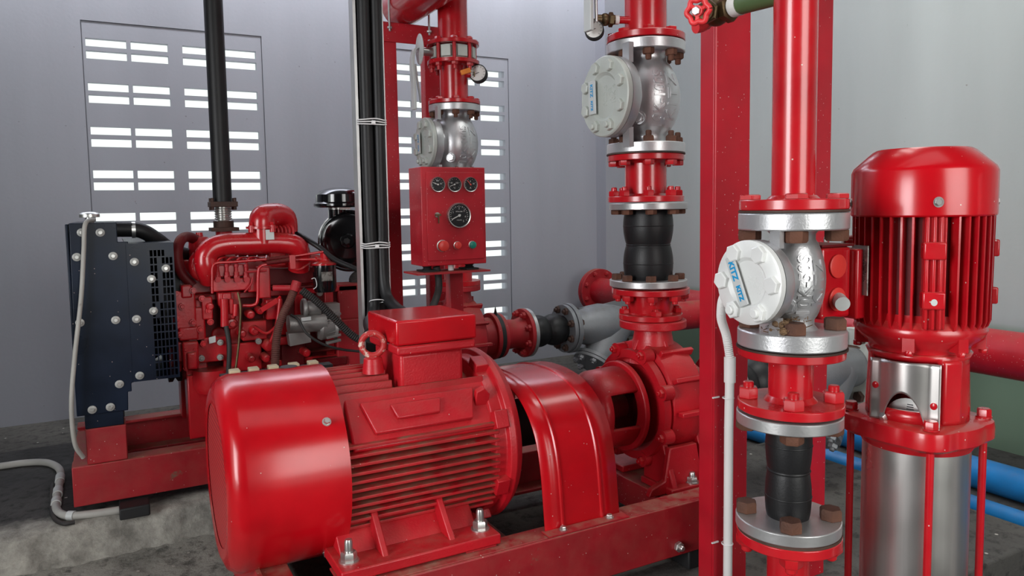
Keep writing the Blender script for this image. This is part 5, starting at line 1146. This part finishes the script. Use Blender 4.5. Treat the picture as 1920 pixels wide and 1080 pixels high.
q = S(843, 540, 2.46).x; MB().box(q, q+0.052, 2.455, 2.495, 0.373, pz-0.0065).build('column', 'red_post', s, bevel=0.002)
MB().cyl(((bx0+bx1)/2, yb+0.04, pz+0.0005), ((bx0+bx1)/2, yb+0.04, bz0-0.0005), 0.010, n=16).build('conduit_nipple', 'tie', s)
tag(MB().tube([S(818, 500, 2.42), S(822, 520, 2.42), S(822, 545, 2.41), S(812, 575, 2.38), S(795, 620, 2.33)], 0.0125, 14, 8).build('cable', 'hose'), 'black cable leaving the underside of the control box', 'cable')

# ================================================================ header frame at the top
fy = 3.0; pxl = S(743, 80, fy).x; zt = S(760, 47, fy).z; zb = S(760, 82, fy).z; x2 = S(797, 150, fy).x
t = thing('pipe_gantry', 'red steel portal of two posts and a top beam behind the left stack', 'gantry', ((pxl+x2)/2, fy, FZ))
for xa in (pxl-0.10, x2):
    MB().box(xa, xa+0.10, fy, fy+0.008, FZ, zt).box(xa, xa+0.006, fy+.008, fy+0.05, FZ, zt).box(xa+0.094, xa+0.10, fy+.008, fy+0.05, FZ, zt).build('post', 'red_post', t, bevel=0.002)
MB().box(pxl-0.10, x2+0.10, fy-0.009, fy-0.001, zb, zt).box(pxl-0.10, x2+0.10, fy-0.001, fy+0.05, zt, zt+0.006).build('top_beam', 'red_post', t, bevel=0.002)
hz = zt+0.008+0.083; hx = pxl+0.055
t = thing('delivery_header', 'large red overhead header pipe resting on the portal frame', 'pipe', (hx, 2.0, hz))
MB().cyl((hx, 2.14, hz+0.0), (hx, fy+0.09, hz), 0.083, n=48).build('pipe', 'red', t)
MB().tube([(hx, 2.15, hz), (hx, 2.06, hz+0.02), (hx, 2.0, hz+0.09), (hx, 1.985, hz+0.2), (hx, 1.985, 3.6)], 0.083, 40, 8).build('riser_bend', 'red', t)
t = thing('u_bolt', 'thin galvanised U-bolt clamping the overhead header to the frame', 'u-bolt', (hx, fy+0.02, zt))
P = [(hx-0.087, fy-0.014, zt-0.035), (hx-0.087, fy-0.014, hz)]+[(hx-0.087*math.cos(a), fy-0.014, hz+0.087*math.sin(a)) for a in (0.5, 1.1, 1.57, 2.1, 2.7)]+[(hx+0.087, fy-0.014, hz), (hx+0.087, fy-0.014, zt-0.035)]
MB().tube(P, 0.0045, 10, 6).build('rod', 'zinc', t)
for sx in (-1, 1): MB().hexa((hx+sx*0.087, fy-0.014, zt-0.016), (0, 0, -1), 0.018, 0.009).build('nut', 'zinc', t)

# ================================================================ cable tray and cables
ty = 2.12; tx0 = S(666, 300, ty).x; tx1 = S(722, 300, ty).x
t = thing('cable_tray', 'galvanised vertical cable tray between diesel engine and control box', 'cable tray', ((tx0+tx1)/2, ty, PZ))
m = MB().box(tx0, tx0+0.0035, ty-0.018, ty+0.018, PZ, 3.6).box(tx1-0.0035, tx1, ty-0.018, ty+0.018, PZ, 3.6)
m.box(tx0, tx0+0.008, ty-0.0205, ty-0.0185, PZ, 3.6).build('side_flange', 'zinc', t)
MB().box(tx0+0.004, tx1-0.004, ty+0.012, ty+0.018, PZ, 3.6).build('back_plate', 'black', t)
tw = tx1-tx0; cx_ = [tx0+0.20*tw, tx0+0.47*tw, tx0+0.80*tw]
cl = ('thick black power cable at the left of the tray, bending towards the motor', 'thick black power cable running down the middle of the cable tray', 'thick black power cable at the right side of the cable tray')
e0 = S(697, 600, 1.93)
paths = [[(tx0+0.030, ty-0.022, 3.6), (tx0+0.030, ty-0.022, 1.30), (tx0+0.034, ty-0.024, 0.98), S(700, 585, 2.08), S(693, 605, 1.98), S(700, 628, 1.86), (0.54, 1.715, 0.80)],
         [(tx0+0.066, ty-0.020, 3.6), (tx0+0.066, ty-0.022, 1.30), (tx0+0.064, ty-0.022, 1.0), S(722, 545, 2.08), S(740, 575, 2.02), S(760, 590, 1.90), (0.67, 1.72, 0.80)]]
for i, P in enumerate(paths):
    tag(MB().tube(P, 0.0182 if i == 0 else 0.0165, 18, 8).build('power_cable', 'rubber'), cl[0] if i == 0 else cl[2], 'cable', 'power cables in the vertical tray')
tag(MB().tube([(tx0+0.049, ty-0.014, 3.6), (tx0+0.049, ty-0.012, 1.2), (tx0+0.050, ty-0.012, 0.5), (tx0+0.050, ty-0.012, PZ+0.01)], 0.0045, 10, 6).build('control_cable', 'rubber'), 'thin black cable between the two thick cables in the tray', 'cable', 'power cables in the vertical tray')
tag(MB().tube([(tx0+0.012, ty+0.008, 3.6), (tx0+0.012, ty+0.008, 1.2), (tx0+0.012, ty+0.008, 0.4)], 0.007, 10, 3).build('control_cable', 'rubber'), 'thin black cable against the left side of the cable tray', 'cable', 'power cables in the vertical tray')
for q, zt_ in enumerate((S(700, 229, 2.08).z, S(700, 461, 2.08).z)):
    m = MB()
    for k in range(3):
        zc = zt_+0.006*(k-1); m.tube([(tx0+0.004, ty-0.02, zc+0.002), (tx0+0.012, ty-0.041, zc), (tx0+0.05, ty-0.0425, zc+0.002*k), (tx0+0.080, ty-0.039, zc), (tx1-0.001, ty-0.022, zc+0.003)], 0.0018, 6, 6)
    m.box(tx0+0.038, tx0+0.048, ty-0.048, ty-0.041, zt_-0.005, zt_+0.004)
    tag(m.build('cable_tie', 'tie'), 'bundle of white zip ties around the tray cables, %s one' % ('upper' if q == 0 else 'lower'), 'zip tie')
w1 = S(700, 568, 2.04); tag(MB().torus((tx0+0.036, 2.07, w1.z), (0.1, 0.35, 1), 0.0215, 0.0014, 28, 6).build('cable_tie', 'tie'), 'single white zip tie at the bend of the left power cable', 'zip tie')

# ================================================================ conduit on the slab
z_ = PZ+0.012; L = lambda px, py: survey(px, py, z=z_)
c = thing('floor_conduit', 'dirty white plastic conduit bending across the slab under the diesel frame', 'conduit', tuple(L(105, 900)))
MB().tube([L(-60, 880), L(0, 874), L(45, 868), L(85, 867), L(108, 876), L(114, 890), L(110, 915), L(105, 940), L(108, 958), L(124, 967), L(150, 966), L(200, 960), L(250, 952)], 0.0115, 16, 8).build('pipe', 'white_plastic' if False else 'grey_plastic', c)
for (p, q) in (((113, 893), (112, 903)), ((109, 918), (108, 928)), ((106, 938), (105, 946)), ((128, 967), (140, 967))): MB().cyl(L(*p), L(*q), 0.0142, n=18).build('coupler', 'lever', c)
tag(MB().tube([L(98, 905)+V((0, 0, -.006)), L(97, 935)+V((0, 0, -.006)), L(100, 965)+V((0, 0, -.006)), L(118, 978)+V((0, 0, -.006)), L(140, 975)+V((0, 0, -.006))], 0.006, 10, 8).build('cable', 'hose'), 'thin grey-brown cable curling beside the floor conduit bend', 'cable')
